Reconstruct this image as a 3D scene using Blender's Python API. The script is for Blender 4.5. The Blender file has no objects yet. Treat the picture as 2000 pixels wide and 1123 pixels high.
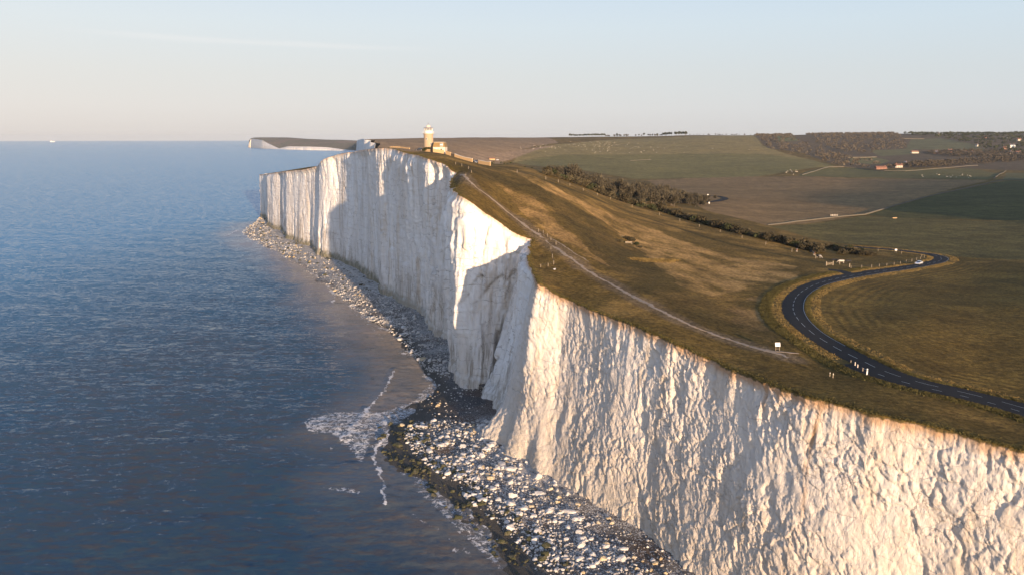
import bpy, bmesh, math, random
import numpy as np
from mathutils import Vector, Matrix
R = math.radians
scene = bpy.context.scene
COL = scene.collection
random.seed(7)
rng = np.random.default_rng(7)

# ------------------------------------------------------------------ camera, sky, sun, exposure
FPX, CX, CY, LEVEL, HCAM = 1540.0, 1000.0, 561.5, 270.0, 85.0     # photo focal length (px), centre, level line, eye height (m)
PITCH = math.atan((CY - LEVEL) / FPX)
cam_data = bpy.data.cameras.new('camera')
cam_data.sensor_width = 36.0
cam_data.lens = FPX / 2000.0 * 36.0
cam_data.clip_start = 1.0
cam_data.clip_end = 60000.0
cam = bpy.data.objects.new('camera', cam_data)
COL.objects.link(cam)
cam.location = (0, 0, HCAM)
cam.rotation_euler = (math.pi / 2 - PITCH, 0, 0)
scene.camera = cam

SUN_EL, SUN_AZ = R(5.6), R(21.0)          # height, and how far to the right of straight behind the camera
SUN_DIR = Vector((math.sin(SUN_AZ) * math.cos(SUN_EL), -math.cos(SUN_AZ) * math.cos(SUN_EL), math.sin(SUN_EL)))
world = bpy.data.worlds.new('World')
scene.world = world
world.use_nodes = True
wn, wl = world.node_tree.nodes, world.node_tree.links
sky = wn.new('ShaderNodeTexSky')
sky.sky_type = 'NISHITA'
sky.sun_disc = False
sky.sun_elevation = SUN_EL
sky.sun_rotation = math.pi - SUN_AZ
sky.altitude = 80
sky.air_density = 1.0
sky.dust_density = 0.6
sky.ozone_density = 3.0
bg = wn['Background']
bg.inputs[1].default_value = 0.10
# a hazy winter-morning sky: the Nishita sky veiled by pale haze that thickens towards the horizon
geo = wn.new('ShaderNodeTexCoord')
sep = wn.new('ShaderNodeSeparateXYZ'); wl.new(geo.outputs['Generated'], sep.inputs[0])
rampn = wn.new('ShaderNodeValToRGB'); wl.new(sep.outputs[2], rampn.inputs[0])
cr = rampn.color_ramp
SKY = [(0.0, (.74, .69, .665)), (.035, (.79, .755, .735)), (.075, (.78, .775, .76)), (.13, (.755, .81, .84)), (.19, (.68, .78, .885)), (.26, (.44, .60, .86)), (.38, (.23, .41, .76)), (.65, (.16, .32, .66)), (1.0, (.13, .27, .58))]
while len(cr.elements) < len(SKY): cr.elements.new(.5)
for e, (p_, c_) in zip(cr.elements, SKY): e.position = p_; e.color = (*c_, 1)
azn = wn.new('ShaderNodeVectorMath'); azn.operation = 'DOT_PRODUCT'; wl.new(geo.outputs['Generated'], azn.inputs[0]); azn.inputs[1].default_value = (1, 0, 0)
azr = wn.new('ShaderNodeMapRange'); wl.new(azn.outputs['Value'], azr.inputs[0])
for i_, v_ in zip((1, 2, 3, 4), (-.6, .6, 0, 1)): azr.inputs[i_].default_value = v_
azc = wn.new('ShaderNodeMix'); azc.data_type = 'RGBA'; wl.new(azr.outputs[0], azc.inputs[0])
azc.inputs[6].default_value = (1.04, 1.02, 1.0, 1); azc.inputs[7].default_value = (.86, .93, .99, 1)
veil = wn.new('ShaderNodeMix'); veil.data_type = 'RGBA'; veil.blend_type = 'MULTIPLY'; veil.inputs[0].default_value = 1
wl.new(rampn.outputs[0], veil.inputs[6]); wl.new(azc.outputs[2], veil.inputs[7])
vs = wn.new('ShaderNodeVectorMath'); vs.operation = 'SCALE'; wl.new(veil.outputs[2], vs.inputs[0]); vs.inputs[3].default_value = 1.0 / (0.10 * 2.0 ** 1.3)
# the sky is brightest round the sun, low behind the viewpoint
sdot = wn.new('ShaderNodeVectorMath'); sdot.operation = 'DOT_PRODUCT'; wl.new(geo.outputs['Generated'], sdot.inputs[0]); sdot.inputs[1].default_value = SUN_DIR
def wpow(v, e):
    a = wn.new('ShaderNodeMath'); a.operation = 'MAXIMUM'; wl.new(v, a.inputs[0]); a.inputs[1].default_value = 0.0
    b = wn.new('ShaderNodeMath'); b.operation = 'POWER'; wl.new(a.outputs[0], b.inputs[0]); b.inputs[1].default_value = e
    return b.outputs[0]
gl = wn.new('ShaderNodeVectorMath'); gl.operation = 'SCALE'; gl.inputs[0].default_value = (1.0, .95, .92); wl.new(wpow(sdot.outputs['Value'], 1.6), gl.inputs[3])
vg_ = wn.new('ShaderNodeVectorMath'); vg_.operation = 'MULTIPLY_ADD'; wl.new(gl.outputs[0], vg_.inputs[0]); vg_.inputs[1].default_value = (3.4, 3.4, 3.4); wl.new(vs.outputs[0], vg_.inputs[2])
vs = vg_
comb = wn.new('ShaderNodeMix'); comb.data_type = 'RGBA'; comb.inputs[0].default_value = .95
wl.new(sky.outputs[0], comb.inputs[6]); wl.new(vs.outputs[0], comb.inputs[7])
# one thin veil of cirrus low over the sea
def wmath(op, a, b=None):
    n = wn.new('ShaderNodeMath'); n.operation = op
    for i_, v_ in enumerate((a, b)):
        if v_ is None: continue
        if isinstance(v_, (int, float)): n.inputs[i_].default_value = v_
        else: wl.new(v_, n.inputs[i_])
    return n.outputs[0]
def wramp(v, lo, hi, a=0.0, b=1.0):
    n = wn.new('ShaderNodeMapRange'); n.interpolation_type = 'SMOOTHSTEP'; wl.new(v, n.inputs[0])
    for i_, v_ in zip((1, 2, 3, 4), (lo, hi, a, b)): n.inputs[i_].default_value = v_
    return n.outputs[0]
cm = wn.new('ShaderNodeVectorMath'); cm.operation = 'MULTIPLY'; wl.new(geo.outputs['Generated'], cm.inputs[0]); cm.inputs[1].default_value = (3, 3, 40)
cn = wn.new('ShaderNodeTexNoise'); cn.inputs['Scale'].default_value = 1.6; cn.inputs['Detail'].default_value = 5; wl.new(cm.outputs[0], cn.inputs['Vector'])
off = wmath('ABSOLUTE', wmath('ADD', wmath('SUBTRACT', sep.outputs[2], .1035), wmath('ADD', wmath('MULTIPLY', sep.outputs[0], .018), wmath('MULTIPLY', wmath('SUBTRACT', cn.outputs[0], .5), .012))))
wisp = wmath('MULTIPLY', wramp(off, 0.0, .005, 1, 0), wmath('MULTIPLY', wramp(sep.outputs[0], -.50, -.38), wramp(sep.outputs[0], -.22, -.06, 1, 0)))
wv = wn.new('ShaderNodeMix'); wv.data_type = 'RGBA'; wl.new(wmath('MULTIPLY', wisp, .22), wv.inputs[0]); wl.new(comb.outputs[2], wv.inputs[6])
wv.inputs[7].default_value = (3.9, 3.75, 3.65, 1)
wl.new(wv.outputs[2], bg.inputs[0])
sun_data = bpy.data.lights.new('sun', 'SUN')
sun_data.energy = 4.5
sun_data.angle = R(0.55)
sun_data.color = (1.0, 0.73, 0.48)
sun = bpy.data.objects.new('sun', sun_data)
COL.objects.link(sun)
sun.rotation_euler = (-SUN_DIR).to_track_quat('-Z', 'Y').to_euler()
scene.view_settings.view_transform = 'Standard'
scene.view_settings.look = 'None'
scene.view_settings.exposure = 1.3
scene.view_settings.gamma = 1.0
scene.cycles.max_bounces = 6
scene.cycles.volume_bounces = 0

# ------------------------------------------------------------------ small tools
def ray(px, py):
    """direction from the eye through a photo pixel (used once, to survey where things stand)"""
    px = np.asarray(px, float); py = np.asarray(py, float)
    u = (px - CX) / FPX; v = -(py - CY) / FPX
    return np.stack([u, math.cos(PITCH) + v * math.sin(PITCH), -math.sin(PITCH) + v * math.cos(PITCH)], -1)
def atz(px, py, z):
    r = ray(px, py); k = (z - HCAM) / r[..., 2]
    return r * k[..., None] + np.array([0, 0, HCAM])
def aty(px, py, Y):
    r = ray(px, py)
    return r * (Y / r[..., 1])[..., None] + np.array([0, 0, HCAM])

_P = np.concatenate([np.random.default_rng(1).permutation(512)] * 3)
_G = np.random.default_rng(2).normal(size=(512, 3)); _G /= np.linalg.norm(_G, axis=1)[:, None]
def perlin(x, y, z):
    x, y, z = np.broadcast_arrays(np.asarray(x, float), np.asarray(y, float), np.asarray(z, float))
    xi, yi, zi = np.floor(x).astype(int), np.floor(y).astype(int), np.floor(z).astype(int)
    fx, fy, fz = x - xi, y - yi, z - zi
    xi &= 511; yi &= 511; zi &= 511
    u = fx**3 * (fx * (fx * 6 - 15) + 10); v = fy**3 * (fy * (fy * 6 - 15) + 10); w = fz**3 * (fz * (fz * 6 - 15) + 10)
    def g(i, j, k):
        h = _P[_P[_P[(xi + i) & 511] + ((yi + j) & 511)] + ((zi + k) & 511)]
        gr = _G[h]
        return gr[..., 0] * (fx - i) + gr[..., 1] * (fy - j) + gr[..., 2] * (fz - k)
    def L(a, b, t): return a + (b - a) * t
    x00 = L(g(0,0,0), g(1,0,0), u); x10 = L(g(0,1,0), g(1,1,0), u)
    x01 = L(g(0,0,1), g(1,0,1), u); x11 = L(g(0,1,1), g(1,1,1), u)
    return 1.5 * L(L(x00, x10, v), L(x01, x11, v), w)
def fbm(x, y, z=0.0, octaves=4, gain=.5, ridged=False):
    t = 0; a = 1.0; s = 0; f = 1.0
    for o in range(octaves):
        n = perlin(np.asarray(x) * f + 17.3 * o, np.asarray(y) * f + 5.1 * o, np.asarray(z) * f + 9.7 * o)
        if ridged: n = 1 - 2 * np.abs(n)
        t = t + a * n; s += a; a *= gain; f *= 2.03
    return t / s
def worley(x, y, z, seed=0):
    """random value of the nearest feature cell, and the gap between the two nearest"""
    x, y, z = np.broadcast_arrays(x, y, z); xi, yi, zi = np.floor(x).astype(int), np.floor(y).astype(int), np.floor(z).astype(int)
    best = np.full(x.shape, 9.0); second = np.full(x.shape, 9.0); val = np.zeros(x.shape)
    for i in (-1, 0, 1):
        for j in (-1, 0, 1):
            for k in (-1, 0, 1):
                h = _P[_P[_P[(xi + i + seed) & 511] + ((yi + j) & 511)] + ((zi + k) & 511)]
                g = _G[h]
                d = np.hypot(np.hypot(xi + i + .5 + .5 * g[..., 0] - x, yi + j + .5 + .5 * g[..., 1] - y), zi + k + .5 + .5 * g[..., 2] - z)
                near = d < best
                second = np.where(near, best, np.minimum(second, d)); val = np.where(near, (h % 97) / 48.5 - 1, val); best = np.minimum(best, d)
    return val, second - best
def smooth(a, b, x):
    t = np.clip((np.asarray(x, float) - a) / (b - a), 0, 1)
    return t * t * (3 - 2 * t)
def inside(px, py, poly):
    px = np.asarray(px, float); py = np.asarray(py, float)
    r = np.zeros(px.shape, bool)
    n = len(poly)
    for i in range(n):
        x0, y0 = poly[i]; x1, y1 = poly[(i + 1) % n]
        if y0 == y1: continue
        c = ((y0 > py) != (y1 > py))
        r ^= c & (px < (x1 - x0) * (py - y0) / (y1 - y0) + x0)
    return r
def resample(pts, step):
    pts = np.asarray(pts, float)
    d = np.concatenate([[0], np.cumsum(np.linalg.norm(np.diff(pts, axis=0), axis=1))])
    n = max(2, int(d[-1] / step) + 1)
    t = np.linspace(0, d[-1], n)
    return np.stack([np.interp(t, d, pts[:, k]) for k in range(pts.shape[1])], 1)
def catmull(pts, sub=12):
    p = np.asarray(pts, float); p = np.vstack([2 * p[0] - p[1], p, 2 * p[-1] - p[-2]])
    out = []
    for i in range(1, len(p) - 2):
        t = np.linspace(0, 1, sub, endpoint=False)[:, None]
        a, b, c, d = p[i - 1], p[i], p[i + 1], p[i + 2]
        out.append(.5 * (2 * b + (c - a) * t + (2 * a - 5 * b + 4 * c - d) * t**2 + (3 * b - a - 3 * c + d) * t**3))
    return np.vstack(out + [p[-2:-1]])
def dist_line(x, y, line):
    """distance to a polyline (numpy, any shape)"""
    line = np.asarray(line)[:, :2]
    best = np.full(np.shape(x), 1e9)
    for a, b in zip(line[:-1], line[1:]):
        d = b - a; L2 = max(1e-9, d @ d)
        t = np.clip(((x - a[0]) * d[0] + (y - a[1]) * d[1]) / L2, 0, 1)
        best = np.minimum(best, np.hypot(x - a[0] - t * d[0], y - a[1] - t * d[1]))
    return best

def mesh_from(name, verts, faces, mat=None, parent=None, smooth_faces=True, link=True, **attrs):
    """one mesh object from numpy arrays; quads or tris"""
    verts = np.asarray(verts, np.float32); faces = np.asarray(faces, np.int32)
    me = bpy.data.meshes.new(name)
    n, k = faces.shape
    me.vertices.add(len(verts)); me.vertices.foreach_set('co', verts.ravel())
    me.loops.add(n * k); me.loops.foreach_set('vertex_index', faces.ravel())
    me.polygons.add(n); me.polygons.foreach_set('loop_start', np.arange(0, n * k, k, dtype=np.int32))
    me.polygons.foreach_set('use_smooth', np.full(n, smooth_faces))
    me.update(calc_edges=True)
    for an, av in attrs.items():
        av = np.asarray(av, np.float32)
        if av.ndim == 2:
            a = me.attributes.new(an, 'FLOAT_COLOR', 'POINT')
            if av.shape[1] == 3: av = np.concatenate([av, np.ones((len(av), 1), np.float32)], 1)
            a.data.foreach_set('color', av.ravel())
        else:
            a = me.attributes.new(an, 'FLOAT', 'POINT'); a.data.foreach_set('value', av)
    if mat: me.materials.append(mat)
    o = bpy.data.objects.new(name, me)
    if link: COL.objects.link(o)
    if parent: o.parent = parent
    return o
def grid_faces(nr, nc, closed=False):
    i = np.arange(nr - 1)[:, None] * nc + np.arange(nc if closed else nc - 1)[None]
    j = np.arange(nr - 1)[:, None] * nc + (np.arange(nc if closed else nc - 1)[None] + 1) % nc
    return np.stack([i, j, j + nc, i + nc], -1).reshape(-1, 4)
def tag(o, label=None, cat=None, group=None, kind=None):
    if label: o['label'] = label
    if cat: o['category'] = cat
    if group: o['group'] = group
    if kind: o['kind'] = kind
    return o
def empty(name, loc, rz=0.0):
    o = bpy.data.objects.new(name, None); COL.objects.link(o)
    o.empty_display_size = .2
    o.location = loc; o.rotation_euler = (0, 0, rz)
    return o
def children(o): return [c for c in bpy.data.objects if c.parent == o]
def copy_tree(o, parent=None):
    c = o.copy(); COL.objects.link(c); c.parent = parent
    for ch in o.children: copy_tree(ch, c)
    return c

# ------------------------------------------------------------------ materials
def material(name):
    m = bpy.data.materials.new(name); m.use_nodes = True
    nt = m.node_tree
    return m, nt, nt.nodes['Principled BSDF']
def N(nt, kind, **kw):
    n = nt.nodes.new(kind)
    for k, v in kw.items():
        if k[0] == 'i' and k[1:].isdigit(): n.inputs[int(k[1:])].default_value = v
        else: setattr(n, k, v)
    return n
def noise(nt, scale, detail=4, rough=.55, vec=None, dist=0.0):
    n = N(nt, 'ShaderNodeTexNoise'); n.inputs['Scale'].default_value = scale
    n.inputs['Detail'].default_value = detail; n.inputs['Roughness'].default_value = rough; n.inputs['Distortion'].default_value = dist
    if vec is not None: nt.links.new(vec, n.inputs['Vector'])
    return n.outputs[0]
def pos(nt, sx=1, sy=1, sz=1):
    g = N(nt, 'ShaderNodeNewGeometry')
    m = N(nt, 'ShaderNodeVectorMath', operation='MULTIPLY'); nt.links.new(g.outputs['Position'], m.inputs[0]); m.inputs[1].default_value = (sx, sy, sz)
    return m.outputs[0]
def math_(nt, op, a, b=None, clamp=False):
    n = N(nt, 'ShaderNodeMath', operation=op); n.use_clamp = clamp
    for i, v in enumerate((a, b)):
        if v is None: continue
        if isinstance(v, (int, float)): n.inputs[i].default_value = v
        else: nt.links.new(v, n.inputs[i])
    return n.outputs[0]
def ramp(nt, fac, lo, hi, a=0.0, b=1.0):
    n = N(nt, 'ShaderNodeMapRange', interpolation_type='SMOOTHSTEP')
    nt.links.new(fac, n.inputs[0])
    for i, v in zip((1, 2, 3, 4), (lo, hi, a, b)): n.inputs[i].default_value = v
    return n.outputs[0]
def mix(nt, fac, a, b, mode='MIX'):
    n = N(nt, 'ShaderNodeMix', data_type='RGBA', blend_type=mode)
    for s, v in ((n.inputs[0], fac), (n.inputs[6], a), (n.inputs[7], b)):
        if isinstance(v, (int, float)): s.default_value = v
        elif isinstance(v, tuple): s.default_value = v if len(v) == 4 else (*v, 1)
        else: nt.links.new(v, s)
    return n.outputs[2]
def attr(nt, name, out='Fac'):
    n = N(nt, 'ShaderNodeAttribute'); n.attribute_name = name
    return n.outputs[out]
def bump(nt, bsdf, height, strength=1.0, dist=1.0, prev=None):
    n = N(nt, 'ShaderNodeBump'); n.inputs['Strength'].default_value = strength; n.inputs['Distance'].default_value = dist
    nt.links.new(height, n.inputs['Height'])
    if prev is not None: nt.links.new(prev, n.inputs['Normal'])
    nt.links.new(n.outputs[0], bsdf.inputs['Normal'])
    return n.outputs[0]
def simple(name, col, rough=.8, var=.15, scale=3.0, metal=0.0):
    """a plain painted / natural surface with a little uneven tone"""
    m, nt, b = material(name)
    n = noise(nt, scale, 3, .6, pos(nt))
    c = mix(nt, n, tuple(max(0, k * (1 - var)) for k in col), tuple(min(1, k * (1 + var)) for k in col))
    nt.links.new(c, b.inputs['Base Color'])
    b.inputs['Roughness'].default_value = rough; b.inputs['Metallic'].default_value = metal
    return m

M = {}
def mat_land():
    m, nt, b = material('grassland')
    t = attr(nt, 'tint', 'Color')
    p_ = pos(nt)
    fine = noise(nt, .9, 5, .7, pos(nt, 1, 1, .3))
    mid = noise(nt, .12, 4, .6, pos(nt, 1, 1, .3))
    f = math_(nt, 'MULTIPLY', ramp(nt, fine, .3, .72, .5, 1.45), ramp(nt, noise(nt, 3.4, 3, .7, p_), .3, .7, .7, 1.3))
    g = ramp(nt, mid, .3, .7, .8, 1.2)
    v = math_(nt, 'MULTIPLY', f, g)
    rd = attr(nt, 'furrow'); ra = attr(nt, 'furrow_on')
    wob = math_(nt, 'MULTIPLY', noise(nt, .05, 2, .5, pos(nt)), 3.0)
    s = math_(nt, 'SINE', math_(nt, 'MULTIPLY', math_(nt, 'ADD', rd, wob), 2.2))
    s = math_(nt, 'MULTIPLY', s, ra)
    v2 = math_(nt, 'MULTIPLY', v, math_(nt, 'ADD', math_(nt, 'MULTIPLY', s, .22), 1.0))
    vm = N(nt, 'ShaderNodeVectorMath', operation='SCALE'); nt.links.new(t, vm.inputs[0]); nt.links.new(v2, vm.inputs[3])
    nt.links.new(vm.outputs[0], b.inputs['Base Color'])
    b.inputs['Roughness'].default_value = 1.0
    b.inputs['Specular IOR Level'].default_value = .1
    h = math_(nt, 'ADD', math_(nt, 'MULTIPLY', noise(nt, 1.6, 6, .75, pos(nt)), .35), math_(nt, 'MULTIPLY', noise(nt, .25, 3, .6, pos(nt)), .5))
    h = math_(nt, 'ADD', h, math_(nt, 'MULTIPLY', s, .10))
    bump(nt, b, h, .9, 1.0)
    return m
def mat_chalk():
    m, nt, b = material('chalk')
    up, dn, alg, nearw = attr(nt, 'below_lip'), attr(nt, 'above_foot'), attr(nt, 'algae'), attr(nt, 'rough_face')
    p = pos(nt)
    # broad tone
    n1 = noise(nt, .05, 5, .6, pos(nt, 1, 1, .35))
    c = mix(nt, ramp(nt, n1, .35, .65), (.62, .575, .53), (.73, .70, .665))
    n2 = noise(nt, .5, 6, .7, pos(nt, 1, 1, .25))
    c = mix(nt, ramp(nt, n2, .52, .74, 0, .6), c, (.56, .465, .365))
    n3 = noise(nt, .11, 5, .65, pos(nt, 1, 1, .6), .5)
    c = mix(nt, math_(nt, 'MULTIPLY', ramp(nt, n3, .50, .66, 0, .55), nearw), c, (.60, .47, .35))
    n4 = noise(nt, 1.7, 5, .7, pos(nt, 1, 1, .5))
    c = mix(nt, ramp(nt, n4, .60, .72, 0, .5), c, (.40, .34, .28))
    c = mix(nt, math_(nt, 'MULTIPLY', nearw, ramp(nt, dn, 4, 34, .95, .6)), c, (.56, .475, .39))
    # vertical rusty / grey run-off streaks
    st = noise(nt, .35, 5, .65, pos(nt, 1, 1, .045))
    c = mix(nt, math_(nt, 'MULTIPLY', ramp(nt, st, .50, .66), ramp(nt, noise(nt, .035, 2, .5, p), .40, .58, .12, .75)), c, (.47, .38, .29))
    # joints and fracture lines, in patches
    vd = N(nt, 'ShaderNodeTexVoronoi', feature='DISTANCE_TO_EDGE'); vd.inputs['Scale'].default_value = .16
    wv_ = N(nt, 'ShaderNodeVectorMath', operation='MULTIPLY_ADD'); nzc = N(nt, 'ShaderNodeTexNoise'); nzc.inputs['Scale'].default_value = .5; nzc.inputs['Detail'].default_value = 5; nt.links.new(p, nzc.inputs['Vector'])
    nt.links.new(nzc.outputs['Color'], wv_.inputs[0]); wv_.inputs[1].default_value = (5, 5, 5); nt.links.new(pos(nt, 1, 1, .5), wv_.inputs[2]); nt.links.new(wv_.outputs[0], vd.inputs['Vector'])
    crack = math_(nt, 'MULTIPLY', ramp(nt, vd.outputs['Distance'], .004, .022, 1, 0), ramp(nt, noise(nt, .09, 3, .6, p), .48, .58, 0, .7))
    c = mix(nt, crack, c, (.26, .215, .18))
    # thin bedding and flint lines
    sx = N(nt, 'ShaderNodeSeparateXYZ'); nt.links.new(p, sx.inputs[0])
    zz = math_(nt, 'ADD', sx.outputs[2], math_(nt, 'MULTIPLY', noise(nt, .06, 3, .5, p), 9.0))
    zz = math_(nt, 'ADD', zz, math_(nt, 'MULTIPLY', noise(nt, .35, 4, .65, p), 1.5))
    fr = math_(nt, 'FRACT', math_(nt, 'MULTIPLY', zz, .36))
    line = math_(nt, 'MULTIPLY', ramp(nt, fr, 0, .05), ramp(nt, fr, .05, .10, 1, 0))
    line = math_(nt, 'MULTIPLY', line, ramp(nt, noise(nt, .07, 4, .65, pos(nt, 1, 1, 5)), .46, .60, 0, .6))
    line = math_(nt, 'MULTIPLY', line, math_(nt, 'SUBTRACT', 1.35, math_(nt, 'MULTIPLY', nearw, .5)))
    c = mix(nt, line, c, (.30, .26, .23))
    # green-black weed and damp at the foot
    gd = math_(nt, 'MULTIPLY', ramp(nt, math_(nt, 'ADD', dn, math_(nt, 'MULTIPLY', noise(nt, .25, 4, .6, p), -7.0)), .5, 4.5, 1, 0), alg)
    c = mix(nt, gd, c, (.055, .06, .018))
    dk = math_(nt, 'MULTIPLY', ramp(nt, noise(nt, .42, 5, .7, pos(nt, 1, 1, .09)), .46, .60), ramp(nt, math_(nt, 'ADD', dn, math_(nt, 'MULTIPLY', noise(nt, .07, 3, .6, p), -44.0)), -14, 4, .75, 0))
    dk = math_(nt, 'MULTIPLY', dk, math_(nt, 'SUBTRACT', 1.0, math_(nt, 'MULTIPLY', nearw, .6)))
    c = mix(nt, dk, c, (.30, .25, .20))
    damp = ramp(nt, math_(nt, 'ADD', dn, math_(nt, 'MULTIPLY', noise(nt, .2, 4, .6, p), -14.0)), -8.0, 9.0, .35, 0)
    c = mix(nt, damp, c, (.50, .43, .34))
    # ochre soil under the turf
    up = math_(nt, 'ADD', up, math_(nt, 'MULTIPLY', math_(nt, 'SUBTRACT', 1.0, nearw), .9))
    e = math_(nt, 'ADD', up, math_(nt, 'MULTIPLY', noise(nt, .45, 4, .65, pos(nt, 1, 1, .5)), -3.7))
    c = mix(nt, ramp(nt, e, -1.6, .9, .8, 0), c, (.40, .22, .10))
    e2 = math_(nt, 'ADD', up, math_(nt, 'MULTIPLY', noise(nt, .8, 4, .65, p), -1.2))
    c = mix(nt, ramp(nt, e2, -.5, -.1, 1, 0), c, (.10, .07, .025))
    stn = math_(nt, 'MULTIPLY', attr(nt, 'seep'), ramp(nt, noise(nt, .9, 4, .65, pos(nt, 1, 1, .2)), .35, .6, .2, .9))
    c = mix(nt, stn, c, (.40, .22, .10))
    nt.links.new(c, b.inputs['Base Color'])
    b.inputs['Roughness'].default_value = .95
    b.inputs['Specular IOR Level'].default_value = .15
    h = math_(nt, 'ADD', math_(nt, 'MULTIPLY', noise(nt, 1.1, 6, .7, pos(nt, 1, 1, .4)), .7), math_(nt, 'MULTIPLY', noise(nt, 4.0, 4, .65, p), .16))
    h = math_(nt, 'SUBTRACT', h, math_(nt, 'MULTIPLY', line, .25))
    h = math_(nt, 'ADD', h, math_(nt, 'MULTIPLY', noise(nt, 2.4, 6, .75, pos(nt, 1, 1, .55), .8), .35))
    bump(nt, b, h, .75, 1.0)
    return m
def mat_sea():
    m, nt, b = material('sea_water')
    fo = attr(nt, 'foam'); sh = attr(nt, 'shallow')
    c = mix(nt, ramp(nt, noise(nt, .012, 4, .6, pos(nt)), .35, .65), (.024, .054, .078), (.038, .052, .060))
    br = ramp(nt, noise(nt, .30, 4, .6, pos(nt, .55, 1.7, 1), .4), .47, .62)
    c = mix(nt, math_(nt, 'MULTIPLY', br, .55), c, (.060, .042, .030))
    c = mix(nt, attr(nt, 'offshore'), c, (.046, .148, .240))
    c = mix(nt, sh, c, (.29, .225, .165))
    lace = noise(nt, .55, 6, .72, pos(nt), 1.2)
    lace2 = noise(nt, 2.2, 4, .7, pos(nt), .6)
    th = math_(nt, 'ADD', math_(nt, 'MULTIPLY', lace, .7), math_(nt, 'MULTIPLY', lace2, .3))
    lim = math_(nt, 'SUBTRACT', .78, math_(nt, 'MULTIPLY', fo, .46))
    fm = ramp(nt, math_(nt, 'SUBTRACT', th, lim), -.03, .09)
    fm = math_(nt, 'MULTIPLY', fm, ramp(nt, fo, .02, .12, 0, .9))
    c = mix(nt, math_(nt, 'MULTIPLY', fm, .85), c, (.64, .62, .60))
    nt.links.new(c, b.inputs['Base Color'])
    b.inputs['IOR'].default_value = 1.33
    b.inputs['Specular IOR Level'].default_value = .36
    b.inputs['Specular Tint'].default_value = (.62, .84, 1.0, 1)
    nt.links.new(math_(nt, 'ADD', math_(nt, 'MULTIPLY', fm, .6), .13), b.inputs['Roughness'])
    # wavelets tilt the surface at every distance
    gn = N(nt, 'ShaderNodeNewGeometry')
    tilt = N(nt, 'ShaderNodeVectorMath', operation='ADD'); nt.links.new(gn.outputs['Normal'], tilt.inputs[0]); tilt.inputs[1].default_value = (.02, -.095, 0)   # all normals leaned towards the camera so the water mirrors higher, bluer sky
    acc = tilt.outputs[0]
    for sc, amt, st in ((.85, .46, (.8, 1.3, 1)), (.30, .38, (.6, 1.7, 1)), (3.2, .34, (.9, 1.1, 1))):
        nz = N(nt, 'ShaderNodeTexNoise'); nz.inputs['Scale'].default_value = sc; nz.inputs['Detail'].default_value = 3; nz.inputs['Roughness'].default_value = .6
        nt.links.new(pos(nt, *st), nz.inputs['Vector'])
        sb = N(nt, 'ShaderNodeVectorMath', operation='SUBTRACT'); nt.links.new(nz.outputs['Color'], sb.inputs[0]); sb.inputs[1].default_value = (.5, .5, .5)
        ml = N(nt, 'ShaderNodeVectorMath', operation='MULTIPLY'); nt.links.new(sb.outputs[0], ml.inputs[0]); ml.inputs[1].default_value = (amt * .8, amt * 1.5, 0)
        ad = N(nt, 'ShaderNodeVectorMath', operation='ADD'); nt.links.new(acc, ad.inputs[0]); nt.links.new(ml.outputs[0], ad.inputs[1])
        acc = ad.outputs[0]
    nn = N(nt, 'ShaderNodeVectorMath', operation='NORMALIZE'); nt.links.new(acc, nn.inputs[0])
    nt.links.new(nn.outputs[0], b.inputs['Normal'])
    return m
def mat_beach():
    m, nt, b = material('shingle')
    wet = attr(nt, 'wet')
    p = pos(nt)
    vo = N(nt, 'ShaderNodeTexVoronoi'); vo.inputs['Scale'].default_value = 4.2; nt.links.new(p, vo.inputs['Vector'])
    sep = N(nt, 'ShaderNodeSeparateColor'); nt.links.new(vo.outputs['Color'], sep.inputs[0])
    patch = noise(nt, .07, 4, .6, p)
    lim = ramp(nt, patch, .38, .62, .9, .45)
    white = math_(nt, 'MULTIPLY', math_(nt, 'GREATER_THAN', sep.outputs[0], lim), .8)
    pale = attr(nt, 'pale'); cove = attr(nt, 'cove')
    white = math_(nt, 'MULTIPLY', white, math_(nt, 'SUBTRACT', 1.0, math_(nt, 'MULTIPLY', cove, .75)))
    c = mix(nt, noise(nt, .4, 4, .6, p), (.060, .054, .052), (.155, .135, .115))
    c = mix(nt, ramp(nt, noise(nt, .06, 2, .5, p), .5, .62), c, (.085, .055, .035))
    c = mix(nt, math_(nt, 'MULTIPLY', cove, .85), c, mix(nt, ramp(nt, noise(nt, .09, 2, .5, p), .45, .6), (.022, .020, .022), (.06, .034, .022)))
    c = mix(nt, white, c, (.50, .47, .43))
    c = mix(nt, math_(nt, 'MULTIPLY', pale, ramp(nt, noise(nt, .5, 4, .6, p), .35, .6)), c, (.48, .44, .39))
    c = mix(nt, ramp(nt, wet, .5, .9), c, (.05, .042, .03))
    nt.links.new(c, b.inputs['Base Color'])
    b.inputs['Roughness'].default_value = .8
    h = math_(nt, 'ADD', math_(nt, 'MULTIPLY', vo.outputs['Distance'], -.3), math_(nt, 'MULTIPLY', noise(nt, .8, 4, .6, p), .5))
    bump(nt, b, h, .8, 1.0)
    return m
M['land'] = mat_land(); M['chalk'] = mat_chalk(); M['sea'] = mat_sea(); M['beach'] = mat_beach()

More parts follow.
